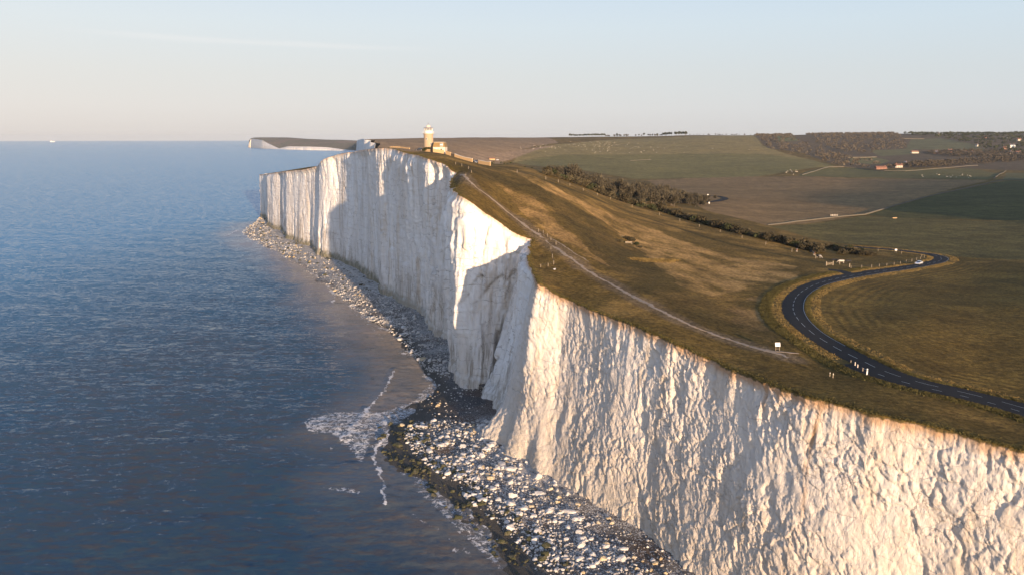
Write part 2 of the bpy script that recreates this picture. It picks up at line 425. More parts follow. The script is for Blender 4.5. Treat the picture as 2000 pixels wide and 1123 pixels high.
# ------------------------------------------------------------------ the cliff line (surveyed from the photo)
# lip pixel, lip z (or Y), foot pixel (z 2.5), waterline pixel (z 0), flare of the foot
ROWS = [
    ('w', (230, -110, 62), 20, 60, 1.0),
    ('w', (150, 20, 47), 16, 55, 1.0),
    ('z', (2180, 930, 41.5), None, None, 1.0),
    ('z', (2000, 880, 42.0), None, None, 1.0),
    ('z', (1850, 838, 42.2), None, None, 1.0),
    ('z', (1700, 805, 42.4), None, None, 1.0),
    ('z', (1600, 780, 42.5), None, None, 1.0),
    ('z', (1500, 748, 42.3), None, None, 1.0),
    ('z', (1400, 705, 42.1), (1331, 1112), (1010, 1112), 1.1),
    ('z', (1300, 662, 43.5), (1252, 1040), (940, 1040), 1.2),
    ('z', (1200, 620, 44.2), (1180, 1004), (880, 985), 1.2),
    ('z', (1100, 578, 45.2), (1080, 942), (830, 935), 1.5),
    ('Y', (1053, 553, 203), (1005, 885), (770, 890), .8),
    ('Y', (1041, 537, 216), (970, 844), (750, 842), .95),
    ('Y', (1038, 512, 236), (990, 813), (800, 812), 1.5),
    ('Y', (1044, 488, 252), (979, 775), (835, 788), 1.5),
    ('Y', (1047, 465, 263), (968, 757), (850, 765), 1.2),
    ('Y', (970, 430, 264), (940, 753), (845, 745), 1.0),
    ('Y', (940, 410, 264.5), (925, 752), (840, 735), 1.0),
    ('Y', (905, 385, 266), (908, 748), (832, 718), 1.0),
    ('Y', (880, 365, 296), (893, 702), (800, 690), 1.0),
    ('Y', (884, 350, 312), (889, 686), (790, 672), 1.0),
    ('Y', (895, 336, 318), (884, 672), (775, 660), 1.0),
    ('Y', (878, 329, 321), (878, 666), (765, 650), 1.0),
    ('Y', (840, 312, 335), (852, 652), (735, 632), 1.0),
    ('Y', (800, 300, 377), (835, 608), (700, 605), 1.0),
    ('Y', (770, 291, 410), (783, 584), (680, 590), 1.0),
    ('Y', (740, 290, 424), (742, 572), (655, 570), 1.0),
    ('Y', (715, 293, 450), (735, 553), (640, 555), 1.0),
    ('Y', (690, 297, 514), (690, 520), (600, 525), 1.0),
    ('Y', (665, 301, 534), (660, 511), (570, 508), 1.0),
    ('Y', (628, 313, 553), (633, 503), (550, 495), 1.0),
    ('Y', (622, 323, 575), (620, 496), (535, 490), 1.0),
    ('Y', (590, 332, 606), (600, 484), (505, 475), 1.0),
    ('Y', (560, 335, 655), (562, 468), (484, 462), 1.0),
    ('Y', (535, 338, 728), (540, 448), (478, 451), 1.0),
    ('Y', (508, 342, 858), (512, 422), (497, 436), 1.0),
]
tops = np.array([np.array(r[1], float) if r[0] == 'w' else (atz if r[0] == 'z' else aty)(*r[1]) for r in ROWS])
tn = np.zeros((len(tops), 2))
d_ = np.gradient(tops[:, :2], axis=0); tn[:, 0] = -d_[:, 1]; tn[:, 1] = d_[:, 0]; tn /= np.linalg.norm(tn, axis=1)[:, None]   # seaward
feet, shores = [], []
for r, t, n in zip(ROWS, tops, tn):
    feet.append(np.array([*(t[:2] + n * (r[2] if r[0] == 'w' else 7)), 2.5]) if r[0] == 'w' or r[2] is None else atz(*r[2], 2.5))
    shores.append(np.array([*(t[:2] + n * (r[3] if r[0] == 'w' else 60)), 0.0]) if r[0] == 'w' or r[3] is None else atz(*r[3], 0.0))
feet, shores = np.array(feet), np.array(shores)
flare = np.array([r[4] for r in ROWS])
BACK = [(-262, 905), (-205, 1010), (-192, 1200), (-232, 1400), (-258, 1530), (-264, 1600), (-283, 1622), (-289, 1690), (-306, 1702), (-398, 2100), (-610, 3200), (-1150, 6000), (-1500, 9500),
        (9500, 9500), (9500, -1500), (600, -900), (300, -250)]

# ------------------------------------------------------------------ the lie of the land: heights surveyed at known points, smoothly joined
VIS = [  # photo pixel and height
    (2000, 800, 40.3), (1700, 725, 41.0), (1545, 620, 40.6), (1530, 590, 39.5), (1600, 545, 37.3), (1700, 530, 35), (1810, 517, 33), (1850, 505, 32.2),
    (1700, 487, 32), (1600, 478, 32.5), (1650, 492, 32.4), (1500, 690, 41.5), (1300, 590, 44), (1200, 540, 45.6), (1100, 480, 50.5), (1000, 420, 57.8), (900, 345, 70.6),
    (1230, 475, 45), (1300, 520, 42.6), (1400, 600, 41.6), (1400, 520, 38.6), (1500, 540, 37.5), (1600, 700, 40.5), (1480, 620, 40.6),
    (1300, 412, 41), (1200, 385, 47.5), (1100, 350, 60), (1000, 322, 70.5), (1450, 448, 37), (1550, 470, 34), (1100, 400, 58), (1050, 360, 65.3), (955, 323, 71), (900, 312, 74),
    (1415, 388, 29), (1400, 350, 21), (1500, 420, 30), (1500, 345, 21), (1650, 425, 29), (1650, 385, 26), (1650, 350, 21), (1650, 330, 24),
    (1950, 430, 30), (1950, 352, 26), (1950, 400, 31), (1900, 470, 31.5), (2000, 600, 38.2), (1800, 620, 39.3), (1700, 650, 40.2), (1900, 700, 39.5), (1700, 570, 36.8), (1900, 540, 34),
    (2400, 600, 40), (2400, 430, 36), (2400, 350, 36), (2400, 700, 40), (1250, 350, 22), (1100, 320, 33), (1000, 318, 33), (1200, 320, 32),
]
FARP = [  # photo column, distance, height
    (840, 426, 77.6), (870, 426, 76.5), (780, 440, 79.6), (1100, 650, 47), (1100, 900, 30), (1100, 1200, 24), (1000, 600, 58), (1000, 900, 33), (1000, 1300, 25), (900, 600, 64), (900, 900, 30), (900, 1200, 20),
    (800, 550, 70), (800, 800, 32), (800, 1100, 12), (800, 1500, 60), (740, 600, 68), (740, 800, 40), (740, 1050, 12), (740, 1450, 58), (620, 700, 60), (560, 780, 53), (640, 800, 45),
    (1250, 600, 40), (1250, 750, 32), (1250, 1000, 24), (900, 1600, 52), (1000, 2000, 58), (1000, 2600, 83), (900, 2300, 83.5), (820, 2100, 84.5), (740, 1850, 82), (720, 1690, 79.5),
    (1100, 3300, 88), (1200, 2310, 55), (1200, 3500, 90), (1350, 3500, 96), (1480, 3400, 95), (1300, 2150, 43), (1480, 2150, 43), (1600, 1600, 28), (1600, 2500, 52), (1600, 3200, 90),
    (1750, 1550, 25), (1750, 2300, 40), (1750, 2800, 67), (1750, 3300, 96), (2000, 1400, 22), (2000, 2300, 40), (2000, 2900, 76), (2000, 3300, 99), (2400, 2000, 45), (2400, 3300, 105),
    (720, 5000, 60), (1000, 5000, 62), (1400, 5000, 68), (2000, 5000, 78), (2400, 5000, 80), (700, 9000, 60), (1300, 9000, 70), (2000, 9000, 80), (720, 3000, 60),
]
vis = np.array([atz(*p) for p in VIS])
farp = np.array([[ray(p[0], 320)[0] / ray(p[0], 320)[1] * p[1], p[1], p[2]] for p in FARP])
extra = np.array([(170, 90, 40), (190, 60, 44), (260, -40, 60), (140, 60, 39)], float)
CP = np.vstack([vis, farp, extra[:2], tops[1:]])
def uv(x, y):
    y = np.maximum(y, 20.0)
    return np.stack([4.0 * x / np.hypot(x, y) , np.log(np.hypot(x, y) / 100.0)], -1)
def tps(r2): return .5 * r2 * np.log(np.maximum(r2, 1e-12))
_C = uv(CP[:, 0], CP[:, 1])
_K = tps(((_C[:, None] - _C[None]) ** 2).sum(-1)) + 2e-4 * np.eye(len(CP))
_Q = np.concatenate([np.ones((len(CP), 1)), _C], 1)
_A = np.block([[_K, _Q], [_Q.T, np.zeros((3, 3))]])
_W = np.linalg.solve(_A, np.concatenate([CP[:, 2], np.zeros(3)]))
def height(x, y):
    x = np.asarray(x, float); y = np.asarray(y, float); sh = x.shape
    q = uv(x.ravel(), y.ravel()); out = np.empty(len(q))
    for s in range(0, len(q), 40000):
        k = q[s:s + 40000]
        r2 = ((k[:, None] - _C[None]) ** 2).sum(-1)
        out[s:s + 40000] = tps(r2) @ _W[:-3] + _W[-3] + k @ _W[-2:]
    out = out.reshape(sh)
    d = np.hypot(x, y)
    out = out + .25 * fbm(x / 23, y / 23, 0.5, 3) * smooth(150, 260, d) + np.minimum(3.0, d / 700) * fbm(x / 240, y / 240, 3.5, 3) * smooth(350, 900, d)
    return np.maximum(out, 1.0)
_D = np.exp(np.linspace(math.log(60), math.log(8800), 1500))
def on(px, py):
    """where the line of sight through a photo pixel first meets the land"""
    r = ray(float(px), float(py)); r = r / math.hypot(r[0], r[1])
    x, y, z = r[0] * _D, r[1] * _D, HCAM + r[2] * _D
    below = np.nonzero((z < height(x, y)) & (_D > 95))[0]
    i = below[0] if len(below) else len(_D) - 1
    i = max(i, 1)
    a, b = _D[i - 1], _D[i]
    for _ in range(12):
        c = .5 * (a + b)
        if HCAM + r[2] * c < height(np.array([r[0] * c]), np.array([r[1] * c]))[0]: b = c
        else: a = c
    return np.array([r[0] * b, r[1] * b, float(height(np.array([r[0] * b]), np.array([r[1] * b]))[0])])
def ons(pts): return np.array([on(*p) for p in pts])
# ------------------------------------------------------------------ cliff mesh: columns along the lip, rows from turf to foot
def build_cliff():
    dens = []
    for i in range(len(tops) - 1):
        a, b = tops[i, :2], tops[i + 1, :2]
        L = np.linalg.norm(b - a) + np.linalg.norm(feet[i + 1, :2] - feet[i, :2]) * .3
        dmid = max(110, np.hypot(*(.5 * (a + b))))
        step = .0020 * dmid if i > 1 else 2.0
        dens.append(max(2, int(L / step)))
    s = np.concatenate([np.linspace(i, i + 1, n, endpoint=False) for i, n in enumerate(dens)] + [[len(tops) - 1.0]])
    idx = np.arange(len(tops))
    def col(a): return np.stack([np.interp(s, idx, a[:, k]) for k in range(a.shape[1])], 1)
    T, Fo, Sh = col(tops), col(feet), col(shores)
    fl = np.interp(s, idx, flare)
    def soft(a, w):
        k = np.hanning(2 * w + 3)[1:-1]; k /= k.sum()
        p = np.vstack([np.repeat(a[:1], w, 0), a, np.repeat(a[-1:], w, 0)])
        return np.stack([np.convolve(p[:, j], k, 'valid') for j in range(a.shape[1])], 1)
    T, Fo = soft(T, 7), soft(Fo, 16)
    T[:, 2] = height(T[:, 0], T[:, 1])
    g = np.gradient(T[:, :2], axis=0); nrm = np.stack([-g[:, 1], g[:, 0]], 1); nrm = soft(nrm / np.linalg.norm(nrm, axis=1)[:, None], 9)
    nrm /= np.linalg.norm(nrm, axis=1)[:, None]
    NR = 230
    ARC = np.concatenate([[0], np.cumsum(np.hypot(*np.diff(T[:, :2], axis=0).T))])[:, None]
    t = np.concatenate([np.linspace(0, .04, 14, endpoint=False), np.linspace(.04, 1, NR - 14)])
    tt = t[None, :]
    f = tt ** fl[:, None]
    X = T[:, None, 0] + (Fo[:, None, 0] - T[:, None, 0]) * f
    Y = T[:, None, 1] + (Fo[:, None, 1] - T[:, None, 1]) * f
    foot_z = .8
    Z = T[:, None, 2] + (foot_z - T[:, None, 2]) * tt
    near = smooth(13.6, 12.2, s)[:, None]                     # rough weathered face nearest the camera
    far = 1 - near
    # relief: tall buttresses far off, short slanting flutes close by
    butt = fbm(X / 52, Y / 52, Z / 260 + 3, 3, .5)
    vx = 9.0 * fbm(X / 60, Y / 60, Z / 60 + 8, 2) + 2.0 * fbm(X / 12, Y / 12, Z / 14 + 8, 3)
    gul = -smooth(.72, .97, fbm((X + vx * .35) / 38, (Y - vx) / 38, Z / 240 + 6, 2, .45, True)) * (.5 + .5 * fbm(X / 50, Y / 50, Z / 40, 2))
    gul2 = -smooth(.70, .96, fbm((X + vx * .2) / 12, (Y - vx * .5) / 12, Z / 90 + 2, 2, .4, True) * smooth(-.3, .3, fbm(X / 40, Y / 40, Z / 40, 2)))
    fine = fbm(ARC / 3.4, Z * 0 + 2.2, Z / 26 + 7, 4, .55, True)
    tiny = fbm(X / 1.3, Y / 1.3, Z / 3.2 + 3, 3, .6)
    ledge = fbm(X / 30, Y / 30, Z / 1.6, 2, .5) 
    mid = smooth(13, 15, s)[:, None] * smooth(28, 23, s)[:, None]
    slant = Z * .30
    ax = X * .42 - Y * .907
    wx = 1.4 * fbm(X / 5, Y / 5, Z / 6 + 11, 3)
    big = fbm((ax + slant * .5) / 15, (X + Y) / 40, Z / 22 + 4, 3, .5)
    flute = fbm((ax + slant) / 3.1 + wx * .3, (X + Y) / 7, Z / 8 + 1, 4, .55, True)
    chunk = fbm((ax + slant * 1.2) / 1.5 + wx * .4, (X + Y) / 3, Z / 3.4 + 2, 4, .62, True)
    crumb = fbm((ax + slant) / .85 + wx, (X + Y) / 2, Z / 1.7 + 2, 4, .65)
    cut = smooth(.05, .6, fbm(X / 11, Y / 11, Z / 9 + 21, 3))
    wz = Z + 1.5 * fbm(X / 8, Y / 8, Z / 8 + 31, 2)
    b1, e1 = worley((ax + slant) / 2.7 + wx * .35, (X + Y) / 9, wz / 5.0)
    b2, e2 = worley((ax + slant * 1.3) / 1.15 + wx * .35, (X + Y) / 4, wz / 1.7, 40)
    b3, e3 = worley((ax + slant) / .75, (X + Y) / 3, wz / 1.1, 90)
    act = .28 + .78 * smooth(-.45, .45, fbm(X / 15, Y / 15, Z / 12 + 50, 3))          # fresh smooth scars and rotten, broken ground
    rough = big * 1.0 + flute * .24 + act * (b1 * .15 + b2 * .15 + b3 * .11 + crumb * .30 + chunk * .17) - .25 * smooth(.10, 0, e1) * act - .14 * smooth(.12, 0, e2) * act
    deep = smooth(.55, .95, fbm((ax + slant * .6) / 7 + wx * .4, (X + Y) / 20, Z / 20 + 77, 3, .5, True))
    rough = rough - .75 * deep * smooth(-.2, .4, fbm(X / 20, Y / 20, Z / 20 + 5, 2))
    f1, g1 = worley(ARC / 6.0 + vx * .04, Z * 0 + 3.3, Z / 30.0, 7)
    f2, g2 = worley(ARC / 2.4 + vx * .03, Z * 0 + 1.7, Z / 5.5, 17)
    D = far * (f1 * (.12 + .95 * mid) + f2 * (.08 + .22 * mid) - .4 * smooth(.08, 0, g1)) + far * (butt * 7.5 + gul * (3.2 + 5.5 * mid) + mid * 3.0 * fbm(ARC / 7.5 + vx * .05, Z * 0 + .4, Z / 120 + 9, 4, .5, True) + gul2 * .75 + fine * (.18 + 1.1 * mid) + tiny * .30 + ledge * .25) + near * rough
    q = s[:, None]
    spur = np.exp(-((q - 12.75) / .34) ** 2) * 6.0 + np.exp(-((q - 12.0) / .22) ** 2) * 3.4 + np.exp(-((q - 11.35) / .2) ** 2) * 2.2
    spur = spur * (1 + .35 * fbm(X / 3.5, Y / 3.5, Z / 5 + 2, 3) + .2 * fbm(X / 1.1, Y / 1.1, Z / 1.5, 3))
    D = D + spur * smooth(.62, 1.0, tt) ** 1.5
    fade = .35 + .65 * smooth(0, .06, tt)
    D = D * fade
    lip = (fbm(T[:, 0] / 7, T[:, 1] / 7, 2.2, 5, .65) * 1.5)[:, None] * smooth(.3, 0, tt)
    D = D + lip + .35 * smooth(.03, 0.0, tt) * smooth(-.01, .012, tt)
    # a wave-cut step at the foot
    hz = Z - foot_z
    D = D + far * .7 * smooth(5.5, 4.0, hz + 1.5 * fbm(X / 12, Y / 12, 1.0, 2))
    X = X + nrm[:, None, 0] * D; Y = Y + nrm[:, None, 1] * D
    # turf strip laid back from the lip onto the down
    dist = np.hypot(T[:, 0], T[:, 1])
    k = np.clip(dist / 200, .8, 3.5)[:, None]
    offs = np.array([[9.0, 6.0, 4.2, 2.8, 1.8, 1.0, .45, .15]])
    lx, ly = X[:, :1], Y[:, :1]
    sx, sy = lx - nrm[:, :1] * offs * k, ly - nrm[:, 1:2] * offs * k
    sz = height(sx, sy) + np.array([[-.35, .04, .06, .08, .10, .12, .10, .03]])
    sz = sz + np.array([[0, 0, .05, .1, .12, .14, .12, .06]]) * fbm(sx / 1.2, sy / 1.2, 0, 3)
    Z[:, 0] = height(X[:, 0], Y[:, 0]) - .12
    dz0 = Z[:, 0] - T[:, 2]
    Z = Z + (dz0[:, None] * smooth(.25, 0, tt)) * (tt > 0)
    lipline = np.stack([sx[:, 2], sy[:, 2]], 1)
    Vs = np.stack([sx, sy, sz], -1)
    Vc = np.stack([X, Y, Z], -1)
    alg = np.interp(s, [0, 23, 25, 27, 29, 36], [.05, .05, .5, 1, 1, 1])
    nc, nr = len(s), NR
    faces = grid_faces(nc, nr)
    A = dict(below_lip=(T[:, 2:3] + dz0[:, None] - Z).ravel(), above_foot=(Z - foot_z).ravel(),
             seep=(np.exp(-((q - 6.0 + .04 * np.sin(Z / 3)) / .05) ** 2) * smooth(.75, .1, tt) + .8 * np.exp(-((q - 7.02) / .05) ** 2) * smooth(.2, .05, tt)).ravel(), algae=np.repeat(alg, NR), rough_face=np.repeat(near[:, 0], NR))
    cl = mesh_from('cliff', Vc.reshape(-1, 3), faces[:, ::-1], M['chalk'], **A)
    tag(cl, kind='structure')
    ns = offs.shape[1]
    # turf strip carries the same tints as the land
    V2 = np.concatenate([Vs, Vc[:, :1]], 1)
    return lipline, V2, (s, T, Fo, Sh, nrm, Vc)
LIP, STRIP, CLIFF = build_cliff()
LANDPOLY = [tuple(p) for p in resample(LIP, 2.5)] + BACK

# ------------------------------------------------------------------ fields: what grows where
ROADPX = [(2180, 850), (2000, 797), (1900, 771), (1800, 748), (1730, 726), (1680, 703), (1620, 672), (1580, 645), (1556, 620), (1549, 598), (1560, 575), (1595, 555), (1650, 541), (1700, 533),
          (1750, 526), (1800, 518), (1832, 511), (1838, 504), (1820, 498), (1790, 494), (1750, 489), (1700, 485), (1650, 481)]
ROAD = catmull(ons(ROADPX)[:, :2], 14)
PATHPX = [(898, 342), (925, 362), (960, 388), (1000, 421), (1030, 444), (1054, 461), (1090, 487), (1140, 523), (1190, 553), (1250, 586), (1310, 617), (1370, 643), (1430, 665), (1480, 681), (1520, 691), (1540, 699)]
PATH = catmull(ons(PATHPX)[:, :2], 10)
ZONES = [  # name, photo outline, colour, edge wobble (m)
    ('gold', [(985, 330), (1060, 352), (1120, 385), (1260, 440), (1400, 492), (1560, 520), (1560, 545), (1470, 560), (1400, 580), (1330, 560), (1240, 480), (1190, 440), (1130, 400), (1060, 370)], (.20, .122, .042), 5),
    ('gold', [(1000, 395), (985, 365), (1040, 385), (1090, 430), (1190, 520), (1140, 500)], (.165, .100, .035), 4),
    ('gold', [(1420, 600), (1500, 570), (1490, 630), (1530, 680), (1450, 650)], (.15, .09, .034), 4),
    ('brown', [(1265, 352), (1420, 345), (1560, 345), (1700, 349), (1850, 351), (1930, 353), (1810, 382), (1680, 420), (1500, 441), (1380, 412), (1330, 385)], (.124, .079, .034), 3),
    ('green', [(1690, 420), (1815, 384), (1965, 354), (2500, 354), (2500, 432), (1950, 431), (1760, 427)], (.046, .041, .013), 2),
    ('green', [(1500, 442), (1680, 423), (1950, 433), (2500, 434), (2500, 530), (1850, 500), (1740, 484), (1600, 470)], (.066, .052, .017), 2),
    ('olive', [(1480, 700), (1545, 620), (1560, 575), (1700, 535), (1845, 512), (2500, 540), (2500, 900), (2000, 800)], (.076, .049, .0115), 2),
    ('hillgreen', [(1005, 318), (1100, 303), (1300, 302), (1500, 302), (1580, 312), (1635, 326), (1480, 345), (1240, 350), (1150, 335)], (.098, .080, .027), 4),
    ('hillgreen', [(1090, 282), (1200, 273), (1400, 266), (1470, 265), (1490, 285), (1580, 312), (1500, 302), (1300, 302), (1100, 303), (1000, 318), (1020, 295)], (.125, .094, .035), 4),
    ('hillgreen', [(1560, 345), (1570, 337), (1620, 327), (1670, 328), (1720, 334), (1900, 330), (1960, 340), (1930, 351), (1700, 347)], (.070, .060, .021), 3),
    ('wall_field', [(1965, 338), (2500, 330), (2500, 353), (1960, 353)], (.072, .064, .026), 3),
    ('heath', [(700, 268), (1010, 268), (1090, 280), (1010, 296), (985, 312), (930, 318), (700, 300)], (.145, .097, .052), 8),
    ('heath', [(880, 292), (1000, 297), (1090, 284), (1000, 312), (940, 316)], (.165, .112, .064), 5),
    ('wood', [(1475, 268), (1500, 262), (2500, 255), (2500, 328), (1850, 328), (1700, 330), (1640, 324), (1570, 300), (1500, 290)], (.060, .043, .024), 6),
    ('hillgreen', [(1780, 273), (1840, 271), (1900, 283), (1930, 295), (1770, 292)], (.066, .062, .028), 4),
    ('hillgreen', [(1660, 308), (1710, 308), (1740, 315), (1720, 322), (1660, 318)], (.085, .075, .030), 3),
    ('hillgreen', [(1700, 294), (1780, 292), (1800, 300), (1720, 306)], (.070, .064, .028), 3),
    ('hillgreen', [(1515, 266), (1545, 265), (1560, 276), (1520, 278)], (.070, .070, .030), 3),
]
ZW = [(n, [tuple(p[:2]) for p in ons(pl)], np.array(c), w) for n, pl, c, w in ZONES]
CLIFFLINE = resample(CLIFF[1][:, :2], 6)
def tints(x, y):
    sh = x.shape; x = x.ravel(); y = y.ravel()
    d = np.hypot(x, y)
    n1 = fbm(x / 14, y / 14, 1.7, 4); n2 = fbm(x / 60, y / 60, 4.4, 3)
    base = np.array([.066, .043, .0105])[None] * np.ones((len(x), 1))
    dry = smooth(-.05, .5, n1 + .6 * n2)[:, None]
    C = base * (1 - dry) + np.array([.135, .082, .022]) * dry
    sc = np.maximum(1.0, d / 500)
    wx = fbm(x / (11 * sc), y / (11 * sc), 7.7, 3); wy = fbm(x / (11 * sc), y / (11 * sc), 31.7, 3)
    for n, pl, c, w in ZW:
        p = np.array(pl); lo = p.min(0) - 30; hi = p.max(0) + 30
        k = np.nonzero((x > lo[0]) & (x < hi[0]) & (y > lo[1]) & (y < hi[1]))[0]
        if not len(k): continue
        ins = inside(x[k] + wx[k] * w, y[k] + wy[k] * w, pl)
        k = k[ins]
        if n == 'gold':
            a = smooth(-.45, .35, n1[k] + .5 * fbm(x[k] / 5, y[k] / 12, 2.0, 3))[:, None]
            C[k] = C[k] * (1 - a) + c * a
        else:
            v = (1 + .30 * n1[k] + .25 * n2[k] + .28 * fbm(x[k] / 90, y[k] / 22, 3.3, 4))[:, None]
            C[k] = c * v
    # dark, close-cropped strips of turf either side of the chalk path, along the old track
    return np.array([1.80, 1.70, 1.60]) * C.reshape(sh + (3,))
TRACKPX = [(925, 332), (990, 352), (1060, 378), (1110, 408), (1150, 445), (1190, 483), (1240, 520), (1330, 580), (1400, 620), (1470, 655)]
TRACK = catmull(ons(TRACKPX)[:, :2], 6)
TRACK2 = catmull(ons([(1060, 352), (1120, 372), (1200, 403), (1300, 438), (1400, 470), (1500, 493), (1600, 512)])[:, :2], 6)
def land_attrs(x, y):
    C = tints(x, y)
    near = np.hypot(x, y) < 520
    xs, ys = x[near], y[near]
    w = fbm(xs / 9, ys / 9, 12, 3)
    dt = dist_line(xs, ys, TRACK) + 5 * w
    a = smooth(17, 6, dt) * .62
    dk = np.array([.052, .038, .0105])
    Cn = C[near] * (1 - a[:, None]) + dk * a[:, None]
    dt2 = dist_line(xs, ys, TRACK2) + .8 * w
    a = smooth(3.2, 1.2, dt2) * .7
    Cn = Cn * (1 - a[:, None]) + dk * a[:, None]
    dp = dist_line(xs, ys, PATH)
    a = smooth(4.5, 1.6, dp + 2.2 * w) * .55
    Cn = Cn * (1 - a[:, None]) + np.array([.17, .12, .075]) * a[:, None]
    dr = dist_line(xs, ys, ROAD)
    w2 = fbm(xs / 22, ys / 22, 15, 4)
    a = smooth(7.5, 3.6, dr + 3.0 * w + 6.0 * w2) * .75
    Cn = Cn * (1 - a[:, None]) + np.array([.125, .088, .030]) * a[:, None]
    C[near] = Cn
    fur = np.zeros(x.shape); on_ = np.zeros(x.shape)
    fur[near] = dr
    field = inside(xs, ys, ZW[6][1])
    on_[near] = field * smooth(8, 10, dr) * smooth(34, 12, dr) * smooth(-.5, .3, fbm(xs / 25, ys / 25, 40, 2))
    return C, fur, on_

def build_land():
    na = 900
    az = np.linspace(R(-30), R(48), na)
    rr = [85.0]
    while rr[-1] < 9300: rr.append(rr[-1] * (1.0045 if rr[-1] < 700 else 1.0085))
    rr = np.array(rr)
    A, D = np.meshgrid(az, rr, indexing='ij')
    x, y = np.sin(A) * D, np.cos(A) * D
    poly = np.array(LANDPOLY)
    ins = inside(x, y, LANDPOLY)
    z = np.full(x.shape, -20.0)
    z[ins] = height(x[ins], y[ins])
    C = np.zeros(x.shape + (3,)); fu = np.zeros(x.shape); fo = np.zeros(x.shape)
    c, a, b = land_attrs(x[ins], y[ins]); C[ins] = c; fu[ins] = a; fo[ins] = b
    nr = len(rr)
    F = grid_faces(na, nr)
    insf = ins.ravel()[F]
    F = F[insf.all(1)]
    used = np.unique(F); remap = np.full(na * nr, -1, np.int64); remap[used] = np.arange(len(used))
    V = np.stack([x, y, z], -1).reshape(-1, 3)[used]
    o = mesh_from('ground', V, remap[F][:, ::-1], M['land'], tint=C.reshape(-1, 3)[used], furrow=fu.ravel()[used], furrow_on=fo.ravel()[used])
    tag(o, kind='structure')
    # the down climbs towards the morning sun, out of the picture on the right; its shadow lies over the lower fields
    gx, gy = np.meshgrid(np.linspace(380, 1500, 90), np.linspace(-700, 330, 70), indexing='ij')
    x0 = gx + .384 * gy
    crest = 104 + .088 * (x0 - 470) + 7 * fbm(gx / 130, gy / 400, 3.0, 3)
    g = np.exp(-((gy + 60) / 150) ** 2) * smooth(440, 560, x0) * smooth(1480, 1200, gx)
    gzz = 22 + (crest - 22) * g - 14 * (1 - g)
    hb = mesh_from('hills', np.stack([gx, gy, gzz], -1).reshape(-1, 3), grid_faces(90, 70), M['land'], tint=np.tile(np.array([.09, .07, .03]), (90 * 70, 1)), furrow=np.zeros(6300), furrow_on=np.zeros(6300))
    tag(hb, kind='structure')
    return o
build_land()
c, a, b = land_attrs(STRIP[..., 0].ravel(), STRIP[..., 1].ravel())
tf = mesh_from('turf_edge', STRIP.reshape(-1, 3), grid_faces(*STRIP.shape[:2])[:, ::-1], M['land'], tint=c, furrow=a * 0, furrow_on=b * 0)
tag(tf, kind='structure')

# far side of the headland and the cliffs of the next bay: chalk curtains under the turf
def curtain(name, line, zoff=0.0):
    p = resample(line, 9)
    n = len(p); h = height(p[:, 0], p[:, 1]) + 1.0
    g = np.gradient(p, axis=0); nn = np.stack([-g[:, 1], g[:, 0]], 1); nn /= np.linalg.norm(nn, axis=1)[:, None]
    t = np.linspace(0, 1, 14)[None]
    Z = h[:, None] * (1 - t) - .5 * t
    w_ = np.clip(np.arange(n)[:, None] / 40.0, .05, 1)
    D = (9 * fbm(p[:, 0:1] / 60, p[:, 1:2] / 60, Z / 300, 3, .5, True) + 10 * t) * w_ - 6 * (1 - w_)
    V = np.stack([p[:, 0:1] + nn[:, 0:1] * D, p[:, 1:2] + nn[:, 1:2] * D, Z], -1)
    o = mesh_from(name, V.reshape(-1, 3), grid_faces(n, 14)[:, ::-1], M['chalk'], below_lip=(h[:, None] - Z).ravel() * .15 + 2.5, above_foot=Z.ravel() + 8, seep=np.zeros(n * 14), algae=np.zeros(n * 14), rough_face=np.zeros(n * 14))
    return tag(o, kind='structure')
curtain('cliff_far', [tuple(tops[-1, :2])] + BACK[:11])

